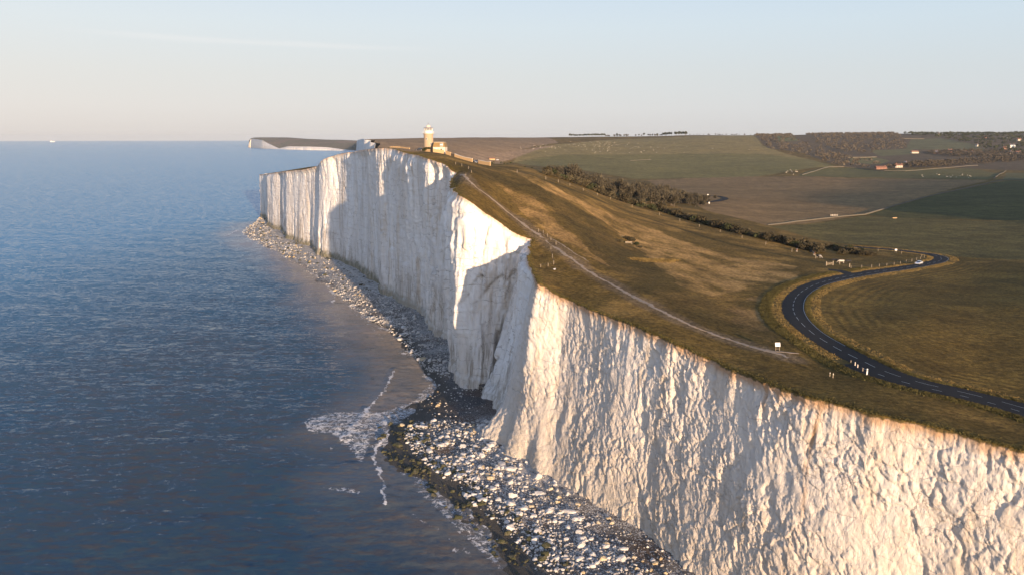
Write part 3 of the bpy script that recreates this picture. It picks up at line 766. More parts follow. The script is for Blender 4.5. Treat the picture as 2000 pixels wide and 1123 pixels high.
def build_headland():
    px = np.array([486, 490, 497, 512, 530, 545, 563, 600, 640, 670, 700, 730])
    yb = np.array([289, 288.8, 289.5, 290.8, 291.6, 292.2, 292.8, 293.8, 294.5, 295.2, 296, 297])
    yt = np.array([281, 272.2, 272.2, 274.5, 284, 290.5, 286.6, 287.2, 288.4, 292.6, 295, 296.5])
    yr = np.array([276, 271.0, 269.3, 269.0, 269.0, 269.2, 269.2, 272, 273.6, 274.0, 275.5, 277])
    q = np.linspace(486, 730, 320)
    b, t, r = (np.interp(q, px, v) for v in (yb, yt, yr))
    b_ = atz(q, b, 0.0); Yf = b_[:, 1]
    top = aty(q, t, Yf + 12)
    jag = fbm(q / 5, 0, 1, 3, .5, True)
    rowsV = []
    for f in np.linspace(0, 1, 8):
        p = b_ * (1 - f) + top * f; p[:, 1] += -14 * jag * math.sin(math.pi * min(1, f + .15)) - 10 * (1 - f); p[:, 2] = top[:, 2] * f - 1 * (1 - f)
        rowsV.append(p)
    ncl = len(rowsV)
    V = np.stack(rowsV)
    cl = mesh_from('cliff_headland', V.reshape(-1, 3), grid_faces(ncl, len(q)), M['chalk'], below_lip=np.full(V.shape[0] * len(q), 6.0), above_foot=np.full(V.shape[0] * len(q), 12.0), seep=np.zeros(V.shape[0] * len(q)), algae=np.zeros(V.shape[0] * len(q)), rough_face=np.zeros(V.shape[0] * len(q)))
    tag(cl, kind='structure')
    rowsL = []
    for f in np.linspace(0, 1, 14):
        dY = 20 + 1500 * f
        ridge = aty(q, r, Yf + 1500)
        z = top[:, 2] + (ridge[:, 2] - top[:, 2]) * math.sin(f * math.pi / 2) ** .9
        x = q * 0 + (ray(q, r)[:, 0] / ray(q, r)[:, 1]) * (Yf + dY)
        rowsL.append(np.stack([x, Yf + dY, z + 3 * fbm(x / 300, (Yf + dY) / 300, 2, 3) * math.sin(f * math.pi)], 1))
    rowsL.append(rowsL[-1] + np.array([0, 1500, -70]))
    L = np.stack(rowsL)
    v = fbm(L[..., 0] / 260, L[..., 1] / 400, 0, 3)
    col = np.array([.175, .132, .075]) * (1 + .35 * v[..., None]) 
    col = np.where(fbm(L[..., 0] / 500, L[..., 1] / 300, 6, 2)[..., None] > .15, np.array([.22, .145, .09]), col)
    ld = mesh_from('hills_headland', L.reshape(-1, 3), grid_faces(len(rowsL), len(q)), M['land'], tint=col.reshape(-1, 3), furrow=np.zeros(col.size // 3), furrow_on=np.zeros(col.size // 3))
    tag(ld, kind='structure')
build_headland()

# ------------------------------------------------------------------ beach and sea
S_, T_, FO_, SH_, NRM_, VC_ = CLIFF
def soften(a, w):
    k = np.hanning(2 * w + 3)[1:-1]; k /= k.sum()
    p = np.vstack([np.repeat(a[:1], w, 0), a, np.repeat(a[-1:], w, 0)])
    return np.stack([np.convolve(p[:, j], k, 'valid') for j in range(a.shape[1])], 1)
SHs = soften(SH_, 30)
def beach_point(si, u):
    """si: index along the cliff columns, u: 0 at the foot .. 1 at the waterline .. 1.6 under water"""
    f, w = FO_[si], SHs[si]
    x = f[..., 0] + (w[..., 0] - f[..., 0]) * u; y = f[..., 1] + (w[..., 1] - f[..., 1]) * u
    z = np.where(u < 1, 2.9 * (1 - u) ** .8, -2.2 * (u - 1))
    z = z + .35 * fbm(x / 6, y / 6, 1, 4) + .5 * fbm(x / 22, y / 22, 5, 2) * smooth(0, .3, u)
    return np.stack([x, y, z], -1)
def build_beach():
    si = np.arange(0, len(S_), 2)
    us = np.linspace(-.5, 1.6, 90)
    SI, U = np.meshgrid(si, us, indexing='ij')
    V = beach_point(SI, U)
    wet = U + .25 * fbm(V[..., 0] / 8, V[..., 1] / 8, 3, 3) - .5 * smooth(23, 25.5, S_[SI])
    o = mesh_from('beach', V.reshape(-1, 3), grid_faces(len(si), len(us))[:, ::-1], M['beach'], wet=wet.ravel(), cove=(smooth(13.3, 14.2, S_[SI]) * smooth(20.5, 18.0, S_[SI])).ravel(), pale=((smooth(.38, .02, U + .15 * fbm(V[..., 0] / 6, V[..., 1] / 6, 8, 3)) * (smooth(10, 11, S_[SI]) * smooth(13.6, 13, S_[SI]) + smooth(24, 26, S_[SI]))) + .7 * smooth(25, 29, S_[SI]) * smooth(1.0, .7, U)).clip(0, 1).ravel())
    tag(o, kind='structure')
build_beach()

def build_sea():
    na = 700
    az = np.linspace(R(-50), R(40), na)
    rr = [70.0]
    while rr[-1] < 900: rr.append(rr[-1] * 1.0048)
    while rr[-1] < 25000: rr.append(rr[-1] * 1.03)
    rr = np.array(rr)
    A, D = np.meshgrid(az, rr, indexing='ij')
    x, y = np.sin(A) * D, np.cos(A) * D
    # waves
    wv = .20 * fbm(x / 6.5, y / 3.0, 0, 3) + .34 * fbm(x / 26, y / 11, 4, 3)
    swell = np.sin((x * .33 + y * .94) / 6.0 + 2.5 * fbm(x / 70, y / 70, 9, 2)) * .16
    amp = smooth(2500, 300, D)
    z = (wv + swell) * amp
    shore = np.array(SHs[:, :2])
    m = D < 1000
    dsh = np.full(x.shape, 999.0); dsh[m] = dist_line(x[m], y[m], resample(shore, 8))
    lines = [([(772, 720), (752, 760), (725, 790), (700, 825), (665, 858)], 1.3, .82), ([(752, 822), (748, 855), (730, 890), (742, 925), (750, 965), (756, 985)], 1.3, .82),
             ([(395, 401), (410, 399), (420, 398)], 3.0, .8), ([(455, 413), (480, 405), (500, 401)], 2.5, .8), ([(440, 462), (475, 446), (500, 442)], 3.0, .8),
             ([(640, 560), (655, 580), (648, 592)], 1.6, .8), ([(795, 1000), (860, 1040), (930, 1090)], 1.6, .5), ([(905, 965), (925, 1010), (990, 1060)], 1.3, .8), ([(464, 842), (472, 839)], .7, .8)]
    foam = np.zeros(x.shape)
    xm, ym = x[m], y[m]; fm = np.zeros(xm.shape)
    wob = 2.6 * fbm(xm / 4, ym / 4, 2, 4)
    for pl, w, s in lines:
        l = np.array([atz(*p, 0.0)[:2] for p in pl]); l = catmull(l, 6)
        dl = dist_line(xm + 1.6 * fbm(xm / 3.5, ym / 3.5, 61, 3), ym + 1.6 * fbm(xm / 3.5, ym / 3.5, 71, 3), l)
        fm = np.maximum(fm, s * smooth(w, w * .1, dl + wob * .25) * smooth(-.55, .0, fbm(xm / 7, ym / 7, 55, 3)))
        z[m] += .35 * s * smooth(w * 2.2, 0, dl) * (w > 1)
    blobs = [([(590, 815), (660, 800), (740, 800), (800, 780), (850, 760), (860, 790), (800, 820), (740, 850), (720, 900), (700, 915), (670, 880), (640, 850), (600, 850), (575, 830)], .63),
             ([(610, 945), (680, 945), (740, 960), (700, 972), (620, 960)], .60), ([(780, 890), (850, 940), (960, 1030), (1010, 1120), (960, 1120), (880, 1040), (800, 960)], .58),
             ([(805, 770), (850, 735), (880, 745), (870, 790), (830, 812), (790, 815)], .60), ([(740, 830), (800, 870), (830, 940), (770, 930)], .58), ([(640, 545), (690, 590), (760, 660), (745, 672), (680, 610), (630, 560)], .47)]
    for pl, s in blobs:
        P = [tuple(atz(*p, 0.0)[:2]) for p in pl]
        wx = 6 * fbm(xm / 8, ym / 8, 7, 4)
        ins = inside(xm + wx, ym + wx, P)
        dd = dist_line(xm, ym, np.array(P + P[:1]))
        fm = np.maximum(fm, s * ins * smooth(0, 2.5, dd))
    fm = np.maximum(fm, .70 * smooth(9, 0, dsh[m] + 3 * wob) * smooth(-.4, .3, fbm(xm / 20, ym / 20, 8, 2)))
    foam[m] = fm
    dsh_far = np.minimum(dsh, 999.0); dsh_far = np.where(D < 1000, dsh, D) * 1.0 + np.maximum(0, D - 330) * .8
    shallow = smooth(38, 0, dsh + 22 * fbm(x / 30, y / 30, 6, 3)) * .62 * (.30 + .70 * smooth(165, 330, D))
    o = mesh_from('sea', np.stack([x, y, z], -1).reshape(-1, 3), grid_faces(na, len(rr))[:, ::-1], M['sea'], foam=foam.ravel(), shallow=shallow.ravel(), offshore=smooth(40, 560, dsh_far).ravel())
    tag(o, kind='structure')
build_sea()
# ------------------------------------------------------------------ road, markings and path
def ribbon(name, line, w0, w1, lift, m, rag=0.0, step=.6, bow=0.0):
    """a strip along a plan line from offset w0 to w1 (+ is right of travel), laid on the ground"""
    p = resample(line, step); n = len(p)
    g = np.gradient(p, axis=0); g /= np.linalg.norm(g, axis=1)[:, None]
    rt = np.stack([g[:, 1], -g[:, 0]], 1)
    t = np.linspace(0, 1, 7)
    a = w0 + (rag * fbm(p[:, 0] / .9, p[:, 1] / .9, 3, 3) + rag * 1.2 * fbm(p[:, 0] / 5, p[:, 1] / 5, 13, 2) if rag else 0)
    b = w1 + (rag * fbm(p[:, 0] / .9, p[:, 1] / .9, 8, 3) + rag * 1.2 * fbm(p[:, 0] / 5, p[:, 1] / 5, 23, 2) if rag else 0)
    off = (a * np.ones(n))[:, None] * (1 - t) + (b * np.ones(n))[:, None] * t
    X = p[:, :1] + rt[:, :1] * off; Y = p[:, 1:] + rt[:, 1:] * off
    Z = height(X, Y) + lift
    if rag: Z[:, 0] -= lift * 1.5; Z[:, -1] -= lift * 1.5
    return np.stack([X, Y, Z], -1).reshape(-1, 3), grid_faces(n, 7)
def joined(name, bits, m, **attrs):
    V, Fq, o = [], [], 0
    for v, f in bits: V.append(v); Fq.append(f + o); o += len(v)
    return mesh_from(name, np.vstack(V), np.vstack(Fq), m, **attrs)
def mat_asphalt():
    m, nt, b = material('asphalt')
    c = mix(nt, noise(nt, .5, 4, .6, pos(nt)), (.016, .0145, .013), (.028, .0255, .023))
    nt.links.new(c, b.inputs['Base Color']); b.inputs['Roughness'].default_value = .95; b.inputs['Specular IOR Level'].default_value = .12
    bump(nt, b, noise(nt, 9, 3, .6, pos(nt)), .3, .05)
    return m
M['asphalt'] = mat_asphalt()
M['line'] = simple('road_paint', (.34, .34, .33), .7, .25, 2.0)
M['path'] = simple('trodden_chalk', (.255, .185, .118), .95, .35, 1.2)
road_bits = [ribbon('road', ROAD, -2.9, 2.9, .07, None)]
rd = resample(ROAD, 1.0)
layby = rd[(rd[:, 1] < on(1720, 724)[1] + 6)]
road_bits.append(ribbon('road', layby[::-1], 2.8, 5.0, .066, None) if False else ribbon('road', layby, -5.2, -2.8, .066, None))
jn = catmull(ons([(1664, 537), (1652, 533), (1636, 529), (1618, 527)])[:, :2], 6)
road_bits.append(ribbon('road', jn, -2.6, 2.6, .063, None))
tag(joined('road', road_bits, M['asphalt']), kind='structure')
marks = []
s_ = 0.0; rdf = resample(ROAD, .5)
i = 0
while i < len(rdf) - 14:
    marks.append(ribbon('m', rdf[i:i + 9], -.055, .055, .085, None, step=.5)); i += 14
lay = resample(layby, .5); i = 0
while i < len(lay) - 8:
    marks.append(ribbon('m', lay[i:i + 4], -2.85, -2.73, .085, None, step=.5)); i += 9
marks.append(ribbon('m', rdf[120:-30], 2.62, 2.74, .083, None))
tag(joined('road_marking', marks, M['line']), kind='structure')
pa = PATH
bits = [ribbon('path', pa, -.62, .62, .07, None, rag=1.0, step=.3)]
bits.append(ribbon('path', catmull(ons([(1496, 682), (1512, 686), (1530, 687), (1560, 690)])[:, :2], 6), -.35, .45, .06, None, rag=.6, step=.4))
bits.append(ribbon('path', catmull(ons([(1040, 452), (1080, 468), (1110, 487), (1150, 512)])[:, :2], 6), -.3, .25, .05, None, rag=.8, step=.4))
tag(joined('path', bits, M['path']), kind='structure')
farroad = catmull(ons([(1250, 352), (1225, 351), (1300, 348)])[:, :2], 4)
rb = [ribbon('road', catmull(ons([(1330, 397), (1372, 396), (1398, 394), (1412, 391), (1416, 388), (1408, 385), (1390, 383), (1362, 382)])[:, :2], 6), -3.2, 3.2, .25, None, step=2.0)]
tag(joined('road', rb, M['asphalt']), kind='structure')

# ------------------------------------------------------------------ mesh kit for built things
class MB:
    def __init__(self): self.v, self.f = [], []
    def add(self, verts, faces):
        o = len(self.v); self.v += [tuple(map(float, p)) for p in verts]; self.f += [tuple(i + o for i in f) for f in faces]; return self
    def box(self, cx, cy, cz, sx, sy, sz, rz=0.0, taper=1.0):
        c, s = math.cos(rz), math.sin(rz); vs = []
        for k, t in ((-1, 1.0), (1, taper)):
            for i, j in ((-1, -1), (1, -1), (1, 1), (-1, 1)):
                x, y = i * sx / 2 * t, j * sy / 2 * t
                vs.append((cx + c * x - s * y, cy + s * x + c * y, cz + k * sz / 2))
        return self.add(vs, [(3, 2, 1, 0), (4, 5, 6, 7), (0, 1, 5, 4), (1, 2, 6, 5), (2, 3, 7, 6), (3, 0, 4, 7)])
    def lathe(self, prof, n=32, x=0, y=0, z=0):
        vs = [(x + r * math.cos(2 * math.pi * i / n), y + r * math.sin(2 * math.pi * i / n), z + h) for r, h in prof for i in range(n)]
        fs = [(k * n + i, k * n + (i + 1) % n, (k + 1) * n + (i + 1) % n, (k + 1) * n + i) for k in range(len(prof) - 1) for i in range(n)]
        fs += [tuple(reversed(range(n))), tuple((len(prof) - 1) * n + i for i in range(n))]
        return self.add(vs, fs)
    def tube(self, a, b, r0, r1=None, n=6):
        r1 = r0 if r1 is None else r1
        a, b = Vector(a), Vector(b); d = (b - a).normalized()
        u = d.orthogonal().normalized(); w = d.cross(u)
        vs = [tuple(p + (u * math.cos(2 * math.pi * i / n) + w * math.sin(2 * math.pi * i / n)) * r) for p, r in ((a, r0), (b, r1)) for i in range(n)]
        fs = [(i, (i + 1) % n, n + (i + 1) % n, n + i) for i in range(n)] + [tuple(reversed(range(n))), tuple(range(n, 2 * n))]
        return self.add(vs, fs)
    def loft(self, rings):
        n = len(rings[0]); vs = [p for r in rings for p in r]
        fs = [(k * n + i, k * n + (i + 1) % n, (k + 1) * n + (i + 1) % n, (k + 1) * n + i) for k in range(len(rings) - 1) for i in range(n)]
        fs += [tuple(reversed(range(n))), tuple((len(rings) - 1) * n + i for i in range(n))]
        return self.add(vs, fs)
    def prism(self, outline, x0, x1):
        """an outline in (y, z) pushed along x"""
        n = len(outline)
        vs = [(x0, y, z) for y, z in outline] + [(x1, y, z) for y, z in outline]
        fs = [(i, (i + 1) % n, n + (i + 1) % n, n + i) for i in range(n)] + [tuple(reversed(range(n))), tuple(range(n, 2 * n))]
        return self.add(vs, fs)
    def build(self, name, m, parent=None, smooth_angle=None, link=True):
        me = bpy.data.meshes.new(name); me.from_pydata(self.v, [], self.f); me.update()
        bm = bmesh.new(); bm.from_mesh(me); bmesh.ops.recalc_face_normals(bm, faces=bm.faces[:]); bm.to_mesh(me); bm.free()
        if smooth_angle is not None:
            me.polygons.foreach_set('use_smooth', [True] * len(me.polygons)); me.set_sharp_from_angle(angle=R(smooth_angle))
        if m: me.materials.append(m)
        o = bpy.data.objects.new(name, me)
        if link: COL.objects.link(o)
        o.parent = parent
        return o
def gz(x, y): return float(height(np.array([x]), np.array([y]))[0])

M['render'] = simple('tower_stucco', (.34, .245, .155), .9, .12, 1.5)
M['white'] = simple('white_paint', (.62, .60, .56), .6, .06, 2.0)
M['cream'] = simple('cream_wall', (.52, .44, .35), .9, .10, 1.0)
M['flint'] = simple('flint_wall', (.42, .275, .135), .95, .35, 2.5)
M['rooftile'] = simple('brown_tile', (.20, .125, .045), .9, .25, 4.0)
M['redtile'] = simple('red_tile', (.15, .068, .040), .9, .25, 2.0)
M['slate'] = simple('grey_slate', (.10, .10, .11), .7, .2, 2.0)
M['darkmetal'] = simple('dark_metal', (.05, .05, .05), .5, .2, 2.0)
M['lead'] = simple('lead_roof', (.30, .26, .23), .6, .15, 2.0)
M['wood'] = simple('weathered_wood', (.25, .195, .13), .9, .25, 6.0)
M['darkwood'] = simple('dark_wood', (.045, .035, .025), .9, .25, 4.0)
M['tyre'] = simple('rubber', (.02, .02, .02), .8, .1, 3.0)
M['brick'] = simple('red_brick', (.27, .13, .085), .9, .2, 3.0)
def glassmat(name, col, rough=.05):
    m, nt, b = material(name); b.inputs['Base Color'].default_value = (*col, 1); b.inputs['Roughness'].default_value = rough
    b.inputs['Specular IOR Level'].default_value = .8
    return m
M['glass'] = glassmat('window_glass', (.03, .035, .04))
def carpaint(name, col):
    m, nt, b = material(name); b.inputs['Base Color'].default_value = (*col, 1); b.inputs['Roughness'].default_value = .28
    b.inputs['Metallic'].default_value = .35; b.inputs['Coat Weight'].default_value = .5
    return m

# ------------------------------------------------------------------ the lighthouse and the house beside it
def lighthouse():
    b = aty(837.5, 299, 428.0); x, y = b[0], b[1]; z = min(gz(x, y), b[2] + 1.0) - .3
    z = gz(x, y) - .3
    t = empty('lighthouse', (x, y, z))
    top = aty(837.5, 261.5, y)[2] - z
    tag(t, 'squat round cream lighthouse tower with white lantern room on the cliff-top crest', 'lighthouse')
    MB().lathe([(2.95, 0), (2.9, .5), (2.72, .6), (2.55, top * .5), (2.48, top - .45), (2.6, top - .35)], 40).build('tower', M['render'], t, 30)
    g = MB().lathe([(2.6, top - .35), (2.85, top - .15), (3.0, top), (3.0, top + .16), (2.2, top + .18)], 40).build('gallery', M['cream'], t, 30)
    rl = MB()
    for i in range(20):
        a = 2 * math.pi * i / 20; rl.tube((2.9 * math.cos(a), 2.9 * math.sin(a), top + .16), (2.9 * math.cos(a), 2.9 * math.sin(a), top + 1.15), .03)
        for hh in (.65, 1.15):
            a2 = 2 * math.pi * (i + 1) / 20
            rl.tube((2.9 * math.cos(a), 2.9 * math.sin(a), top + hh), (2.9 * math.cos(a2), 2.9 * math.sin(a2), top + hh), .03)
    rl.build('railing', M['white'], g)
    lt = MB().lathe([(2.2, top + .1), (2.2, top + 1.35), (2.25, top + 1.35), (2.25, top + 1.5), (2.15, top + 1.5)], 32).build('lantern_room', M['white'], t, 30)
    gl = MB().lathe([(2.1, top + 1.5), (2.1, top + 2.75)], 32).build('lantern_glass', M['glass'], lt, 30)
    mu = MB()
    for i in range(16):
        a = 2 * math.pi * i / 16; mu.box(2.13 * math.cos(a), 2.13 * math.sin(a), top + 2.12, .22, .14, 1.25, a)
    mu.lathe([(2.14, top + 2.1), (2.18, top + 2.1), (2.18, top + 2.2), (2.14, top + 2.2)], 32)
    mu.build('glazing_bar', M['white'], lt)
    rf = MB().lathe([(2.7, top + 2.72), (2.72, top + 2.85), (2.3, top + 3.05), (1.3, top + 3.35)], 32).build('lantern_roof', M['lead'], t, 25)
    MB().lathe([(1.15, top + 3.3), (1.15, top + 3.75), (1.25, top + 3.8), (.95, top + 4.2), (.45, top + 4.5), (.1, top + 4.6)], 24).build('cupola', M['cream'], rf, 30)
    MB().lathe([(.07, top + 4.55), (.05, top + 5.3), (.16, top + 5.35), (.16, top + 5.5), (.02, top + 5.6)], 10).build('finial', M['darkmetal'], rf, 40)
    for a_, h_ in ((-1.9, top * .72), (-1.0, top * .45)):
        w = MB().box(2.52 * math.cos(a_), 2.52 * math.sin(a_), h_, .22, .75, 1.1, a_).build('window', M['white'], t)
        MB().box(2.6 * math.cos(a_), 2.6 * math.sin(a_), h_, .12, .55, .9, a_).build('pane', M['glass'], w)
    return x, y, z
LHX, LHY, LHZ = lighthouse()
def keepers_house():
    Y = LHY - 7.0
    x0 = aty(847, 300, Y)[0]; x1 = aty(870.5, 300, Y)[0]; w = x1 - x0; cx = .5 * (x0 + x1)
    zb = gz(cx + 2, Y) - .8; ztop = aty(858, 278.2, Y)[2]; zeave = aty(858, 288.0, Y)[2]
    rz = R(-6)
    t = empty('house', (cx, Y + 3.5, zb), rz)
    tag(t, 'two-storey white-walled house with brown hipped mansard roof joined to the lighthouse', 'house')
    h, he = ztop - zb, zeave - zb
    MB().box(0, 0, he / 2, w, 7.0, he).build('wall', M['cream'], t)
    r = MB()
    a, bq = w / 2 + .15, 3.65
    a2, b2 = w / 2 - .55, 3.0
    r.loft([[(-a, -bq, he), (a, -bq, he), (a, bq, he), (-a, bq, he)], [(-a2, -b2, h - .15), (a2, -b2, h - .15), (a2, b2, h - .15), (-a2, b2, h - .15)]])
    roof = r.build('roof', M['rooftile'], t)
    MB().box(0, 0, h - .08, 2 * a2 + .1, 2 * b2 + .1, .14).build('parapet', M['cream'], roof)
    dm = MB().box(w * .22, -3.30, he + (h - he) * .46, 1.55, .8, (h - he) * .66).build('dormer', M['white'], roof)
    for zz in (.30, .66):
        for xx in (-.34, .34): MB().box(w * .22 + xx, -3.71, he + (h - he) * zz, .54, .06, .5).build('pane', M['glass'], dm)
    wd = MB().lathe([(.38, 0), (.38, .1)], 20)
    wd.v = [(x + w * .2, -3.5 - z, y + he * .72) for x, y, z in wd.v]
    wd.build('window', M['glass'], t)
    MB().box(-w * .26, -3.52, he * .70, 1.7, .08, 1.1).build('window', M['white'], t)
    MB().box(-w * .34, -3.54, he * .25, 1.0, .08, 2.0).build('door', M['wood'], t)
    return cx, Y, w, rz
HX, HY, HW, HRZ = keepers_house()

def wall_run(name, pts, hgt, thick, label, m, cat='wall', step=2.5, group=None, coping=None, lift=0.0):
    """a free-standing wall following the ground"""
    p = resample(np.asarray(pts)[:, :2], step); n = len(p)
    g = np.gradient(p, axis=0); g /= np.linalg.norm(g, axis=1)[:, None]; nn = np.stack([-g[:, 1], g[:, 0]], 1)
    z = height(p[:, 0], p[:, 1])
    z = np.minimum(z, np.minimum(height(p[:, 0] + nn[:, 0] * thick, p[:, 1] + nn[:, 1] * thick), height(p[:, 0] - nn[:, 0] * thick, p[:, 1] - nn[:, 1] * thick)))
    o0 = Vector((*p[0], float(z[0])))
    rings = []
    for q, zz, m_ in zip(p, z, nn):
        a, b = q + m_ * thick / 2, q - m_ * thick / 2
        hh = hgt * (1 + .06 * math.sin(q[0] * 1.7) + .05 * math.sin(q[1] * 2.9))
        rings.append([(a[0] - o0.x, a[1] - o0.y, zz - .4 - o0.z), (b[0] - o0.x, b[1] - o0.y, zz - .4 - o0.z), (b[0] - o0.x, b[1] - o0.y, zz + hh + lift - o0.z), (a[0] - o0.x, a[1] - o0.y, zz + hh + lift - o0.z)])
    o = MB().loft(rings).build(name, m)
    o.location = o0
    tag(o, label, cat, group)
    if coping:
        rc = [[(*(Vector(r[3]) + Vector((m_[0] * .06, m_[1] * .06, 0))).xy, r[3][2]), (*(Vector(r[2]) - Vector((m_[0] * .06, m_[1] * .06, 0))).xy, r[2][2]), (*(Vector(r[2]) - Vector((m_[0] * .06, m_[1] * .06, 0))).xy, r[2][2] + .18), (*(Vector(r[3]) + Vector((m_[0] * .06, m_[1] * .06, 0))).xy, r[3][2] + .18)] for r, m_ in zip(rings, nn)]
        c = MB().loft(rc).build('coping', coping, o)
    return o
G_W = 'flint garden walls by the lighthouse'
WY = HY - 3.5
def wpt(px, Y): r = ray(px, 300); return (r[0] / r[1] * Y, Y)
wall_run('garden_wall', [wpt(846, WY - 1), wpt(867, WY - 2.5)], 1.9, .5, 'tan flint wall directly in front of the white house below its windows', M['flint'], group=G_W)
wall_run('garden_wall', [wpt(871, WY - 1.5), wpt(880.5, WY - 4)], 2.1, .5, 'short tan wall between the house corner and the dark gate', M['flint'], group=G_W)
wall_run('garden_wall', [wpt(888, WY - 5), wpt(922.5, WY - 14)], 1.9, .5, 'long sloping tan wall between the gate and the parked car', M['flint'], group=G_W, coping=M['cream'])
wall_run('garden_wall', [wpt(934.5, WY - 17), wpt(957.5, WY - 24)], 1.9, .5, 'lowest tan wall at the end of the row, downhill of the parked car', M['flint'], group=G_W, coping=M['cream'])
wall_run('garden_wall', [wpt(825.5, WY + 6), wpt(842, WY + 2)], 1.5, .5, 'low tan wall at the foot of the lighthouse tower beside the dark shrub', M['flint'], group=G_W)
wall_run('garden_wall', [wpt(762, WY + 26), wpt(782, WY + 21), wpt(800, WY + 14)], .8, .4, 'low pale wall along the crest left of the lighthouse', M['flint'], group=G_W)
def gate(px, Y, px2, Y2, h, label, m):
    a, b = wpt(px, Y), wpt(px2, Y2); za = min(gz(*a), gz(*b)) - .1
    L = math.hypot(b[0] - a[0], b[1] - a[1]); rz = math.atan2(b[1] - a[1], b[0] - a[0])
    t = empty('gate', (a[0], a[1], za), rz); tag(t, label, 'gate')
    g = MB()
    for k in range(int(L / .3)): g.box(.15 + k * .3, 0, h / 2, .26, .06, h)
    g.build('board_panel', m, t)
    for xx in (0, L): MB().box(xx, 0, h / 2 + .1, .25, .25, h + .2).build('post', m, t)
gate(881.3, WY - 4.2, 887.3, WY - 5, 1.9, 'dark closed wooden gate between two garden walls right of the house', M['darkwood'])
gate(841.5, WY + 1.5, 845.5, WY - .8, 2.4, 'tall narrow dark panel standing in for the shaded house gable beside the lighthouse tower', M['darkwood'])  # added dark boards in place of the gable wall's shade, not a real gate

# ------------------------------------------------------------------ vehicles
def car(name, x, y, rz, paint, label, cat='car', van=False, group=None, L=4.3, far=False):
    z = gz(x, y) + .07
    t = empty(name, (x, y, z), rz); tag(t, label, cat, group)
    W = 1.78; Hh = 2.0 if van else 1.46
    if van: prof = [(-L / 2, .35), (-L / 2, Hh - .1), (-L / 2 + .1, Hh), (L / 2 - 1.5, Hh), (L / 2 - .75, 1.15), (L / 2 - .1, .95), (L / 2, .7), (L / 2, .35)]
    else: prof = [(-L / 2, .38), (-L / 2 - .02, .75), (-L / 2 + .1, .98), (-L / 2 + .75, 1.02), (L / 2 - 1.25, .98), (L / 2 - .25, .80), (L / 2, .62), (L / 2 - .02, .36)]
    def shell(pr, inset, taper=0):
        m = MB(); n = len(pr)
        top = max(p[1] for p in pr); lo = min(p[1] for p in pr)
        def wid(zz): return W / 2 - inset - (taper * (zz - lo) / (top - lo + 1e-6)) - (.10 if zz > .9 and not taper else 0) - (.06 if zz < .45 else 0)
        rings = [[(px_, -wid(zz), zz) for px_, zz in pr], [(px_, wid(zz), zz) for px_, zz in pr]]
        m.loft(rings); return m
    body = shell(prof, 0.0).build('body', paint, t, 35)
    if not van:
        cab = [(-L / 2 + .28, .98), (-L / 2 + .72, 1.40), (-.15, Hh), (.35, Hh - .03), (L / 2 - 1.15, .97)]
        shell(cab, .10, .2).build('cabin_glass', M['glass'], t, 20)
        rf = [(-L / 2 + .68, 1.385), (-.15, Hh + .012), (.38, Hh - .02), (.38, Hh - .05), (-L / 2 + .7, 1.36)]
        shell(rf, .27, .02).build('roof_panel', paint, t, 40)
    else:
        MB().loft([[(L / 2 - 1.48, -.72, Hh - .04), (L / 2 - .80, -.78, 1.2), (L / 2 - .78, -.78, 1.22), (L / 2 - 1.46, -.72, Hh - .02)], [(L / 2 - 1.48, .72, Hh - .04), (L / 2 - .80, .78, 1.2), (L / 2 - .78, .78, 1.22), (L / 2 - 1.46, .72, Hh - .02)]]).build('windscreen', M['glass'], t)
    for sx in (-L * .31, L * .31):
        for sy in (-1, 1):
            w = MB().lathe([(.31, 0), (.33, .04), (.33, .18), (.31, .22)], 20)
            w.v = [(a + sx, sy * (W / 2 - .02 - c), b + .33) for a, b, c in w.v]
            wh = w.build('wheel', M['tyre'], t, 40)
            r = MB().lathe([(.2, -.012), (.2, .05)], 14); r.v = [(a + sx, sy * (W / 2 - .02 - c), b + .33) for a, b, c in r.v]
            r.build('rim', M['lead'], wh)
    for sy in (-1, 1):
        MB().box(L / 2 - .10, sy * .60, .68, .16, .34, .16).build('headlight', M['white'], t)
        MB().box(-L / 2 + .03, sy * .66, .82, .1, .26, .18).build('tail_light', M['brick'], t)
        MB().box(.55, sy * (W / 2 + .02), 1.02, .14, .2, .13).build('mirror', paint, t)
    MB().box(L / 2 + .005, 0, .48, .03, .5, .11).build('number_plate', M['white'], t)
    return t
def along_road(px, py):
    p = on(px, py)[:2]; rr = resample(ROAD, .5)
    i = int(np.argmin(((rr - p) ** 2).sum(1))); i = min(max(i, 2), len(rr) - 3)
    d = rr[i + 2] - rr[i - 2]; d = d / np.linalg.norm(d)
    return rr[i], d
p_, d_r = along_road(1806, 518)
lft = np.array([-d_r[1], d_r[0]])
M['silver'] = carpaint('silver_paint', (.62, .63, .66)); M['black_paint'] = carpaint('black_paint', (.02, .02, .025)); M['white_paint'] = carpaint('white_car_paint', (.75, .75, .73)); M['blue_paint'] = carpaint('dark_blue_paint', (.03, .04, .07))
car('car', *(p_ + lft * 1.5), math.atan2(-d_r[1], -d_r[0]), M['silver'], 'silver car driving round the bend of the dark road')
q = wpt(929, WY - 14.5); car('car', q[0], q[1], R(-75), M['blue_paint'], 'dark parked car in the gap between the two lowest garden walls')
q = wpt(819.5, WY + 6); car('car', q[0], q[1], R(170), M['black_paint'], 'black car parked by the left foot of the lighthouse')
q = on(971.5, 314); car('van', q[0], q[1], R(150), M['white_paint'], 'white van standing beside the long red-roofed barn below the brown hill', 'van', True, L=6.0)
q = on(1996.5, 307); car('van', q[0], q[1], R(190), M['white_paint'], 'small white van at the right edge of the photo below the village', 'van', True, L=5.0)

